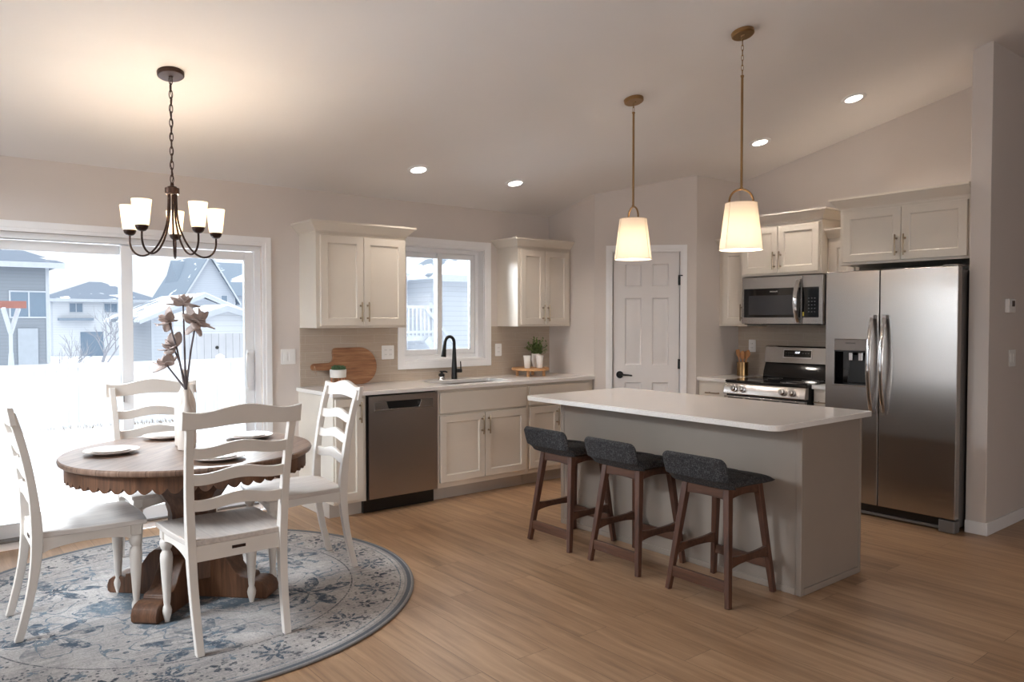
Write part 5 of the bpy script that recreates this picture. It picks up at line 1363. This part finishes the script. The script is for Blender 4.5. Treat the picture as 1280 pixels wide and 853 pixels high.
# low grey house with a snowy roof, and the small shed behind the right end of the fence
s_ = 1.4
x0, yy, ze = S(s_, 7.45, 32, 1.58); x1 = 11.3 * s_; zp = S(1.4, 0, 0, 2.42)[2]
h4, c4 = house('low grey gabled garage with snowy eaves, right of the mullion behind the flowers', x0, x1, yy, yy + 8.0, -2.2, ze, zp, 'gable_front', SIDE['light'], M['roof3'], .75)
s_ = 1.2
x0, yy, ze = S(s_, 6.75, 24, 1.46); x1 = 8.75 * s_
h5, c5 = house('low pale shed with a shallow snowy gable in front of the blue-grey house', x0, x1, yy, yy + 2.5, -1.6, ze, ze + .38, 'gable_front', SIDE['white'], M['snow'], .2, 'garden_shed', 'shed')
# plain board fence behind, with dark bolt heads
bf = empty('board_fence', (7.9, 22.0, -1.9), 0, 'pale vertical-board fence at the right, behind the vinyl fence', 'fence'); m = MB()
for i in range(22): m.box(-2.0 + i * .2, -2.0 + i * .2 + .19, -.015, .015, .1, 2.95)
m.build('fence_boards', plain('weathered_pale_boards', C(176, 176, 180), .8, var=.08, scale=2), bf)
m = MB(); m.box(.8, 2.4, -.12, -.03, 2.62, 2.78); m.build('fence_rail', M['htrim'], bf)
m = MB()
for (x, z) in ((-1.05, 2.55), (-1.05, 2.0), (.72, 2.0)): m.cyl((x, -.03, z), (x, .0, z), .05, seg=10)
m.build('bolt_head', M['gap'], bf)
# swing set: white crossed legs under a red-brown beam
sw = empty('swing_set', (1.35, 20.0, -1.6), 0, 'white crossed-leg swing set with a red-brown beam, at far left over the fence', 'swing set')
m = MB(); m.box(-1.6, .72, -.06, .06, 3.30, 3.46); m.build('beam', plain('red_brown_beam', C(150, 100, 90), .7), sw)
for a, c in ((.27, .62), (.64, .30)):
    m = MB(); m.bar((a if a < .5 else .60, -.25 if a < .5 else .25, 3.30), (.42, 0, 2.75), .07, .07)
    if a < .5: m.box(.385, .455, -.035, .035, 2.27, 2.78)
    m.bar((.42, 0, 2.30), (c - .06, .35 if a < .5 else -.35, 0), .07, .07); m.build('leg', M['htrim'], sw)
# bare trees
M['bark'] = plain('frosted_bark', C(150, 150, 156), .9, var=.15)
def bare_tree(loc, h, label, seed):
    g = random.Random(seed); m = MB()
    def grow(p, d, L, r, k):
        q = p + d * L; m.tube([p, p.lerp(q, .5) + Vector((g.uniform(-.03, .03), g.uniform(-.03, .03), 0)), q], [r, r * .8, r * .6], 5, False)
        if k == 0: return
        for _ in range(3 if k > 1 else 4):
            a = g.uniform(0, 2 * PI); t = g.uniform(.35, .8); dd = (d + Vector((math.cos(a) * t, math.sin(a) * t, g.uniform(0, .35)))).normalized()
            grow(p.lerp(q, g.uniform(.55, 1)), dd, L * g.uniform(.55, .75), r * .55, k - 1)
    r = empty('bare_tree', loc, 0, label, 'tree', 'bare trees beyond the fence')
    grow(Vector((0, 0, 0)), Vector((0, 0, 1)), h * .4, .06, 4); m.build('branches', M['bark'], r)
bare_tree((4.55, 26.0, -1.8), 4.2, 'bare branching tree in front of the pale two-storey house', 5)
bare_tree((3.35, 25.0, -1.8), 3.4, 'thin bare sapling left of the branching tree, over the fence', 9)
# neighbouring house with deck and stairs, seen through the kitchen window
s_ = 1.15
x0 = 13.1 * s_; yy = 20 * s_; ze = 1.4347 + (2.75 - 1.4347) * s_
h6, c6 = house('pale neighbouring house seen through the kitchen window', x0 - 3.5, x0 + 7.0, yy + 2.5, yy + 10, -1.5, ze + .15, ze + 2.6, 'hip', SIDE['pale'], M['roof3'], .5)
wa, wb, wc, wd_ = x0 + .15 - c6[0], x0 + 5.0 - c6[0], yy - c6[1], yy + 6 - c6[1]; we = ze + 1.5
m = MB(); m.box(wa, wb, wc, wd_, 0, we); m.build('wing_wall', SIDE['light'], h6)
m = MB(); T = [(wa - .35, wc - .35, we), (wb + .35, wc - .35, we), (wb + .35, wd_, we), (wa - .35, wd_, we)]; cxm = (wa + wb) / 2
m.rings([T, [(a, b_, z + .12) for a, b_, z in T], [(cxm - .05, wc + 2.2, we + 1.9), (cxm + .05, wc + 2.2, we + 1.9), (cxm + .05, wd_, we + 1.9), (cxm - .05, wd_, we + 1.9)]]); m.build('wing_roof', M['roof3'], h6)
m = MB(); m.box(wa - .38, wb + .38, wc - .41, wc - .33, we - .14, we + .10); m.build('wing_fascia', M['htrim'], h6)
dk = empty('garden_deck', (11.9 * s_ - .9, yy - 1.2, -1.2), 0, 'white-railed deck with stairs outside, left pane of the kitchen window', 'deck')
m = MB(); m.box(-2.2, .75, -.8, .9, 1.95, 2.1); m.build('platform', M['htrim'], dk)
m = MB(); m.box(-2.2, .75, -.82, -.76, 3.0, 3.1); m.box(-2.2, .75, -.82, -.76, 2.2, 2.28)
for i in range(20): m.box(-2.2 + i * .15, -2.14 + i * .15, -.81, -.77, 2.1, 3.05)
m.build('railing', M['htrim'], dk)
for x in (-2.1, .65):
    MB().box(x - .06, x + .06, -.76, -.64, 0, 3.2).build('post', M['htrim'], dk)
m = MB(); m.bar((.4, -.85, 3.0), (1.9, -.85, 1.4), .08, .1); m.bar((.4, -.85, 2.0), (1.9, -.85, .35), .08, .22)
for i in range(7): m.box(.45 + i * .2, .72 + i * .2, -.9, -.1, 1.78 - i * .22, 1.84 - i * .22)
m.build('stairs', M['htrim'], dk)
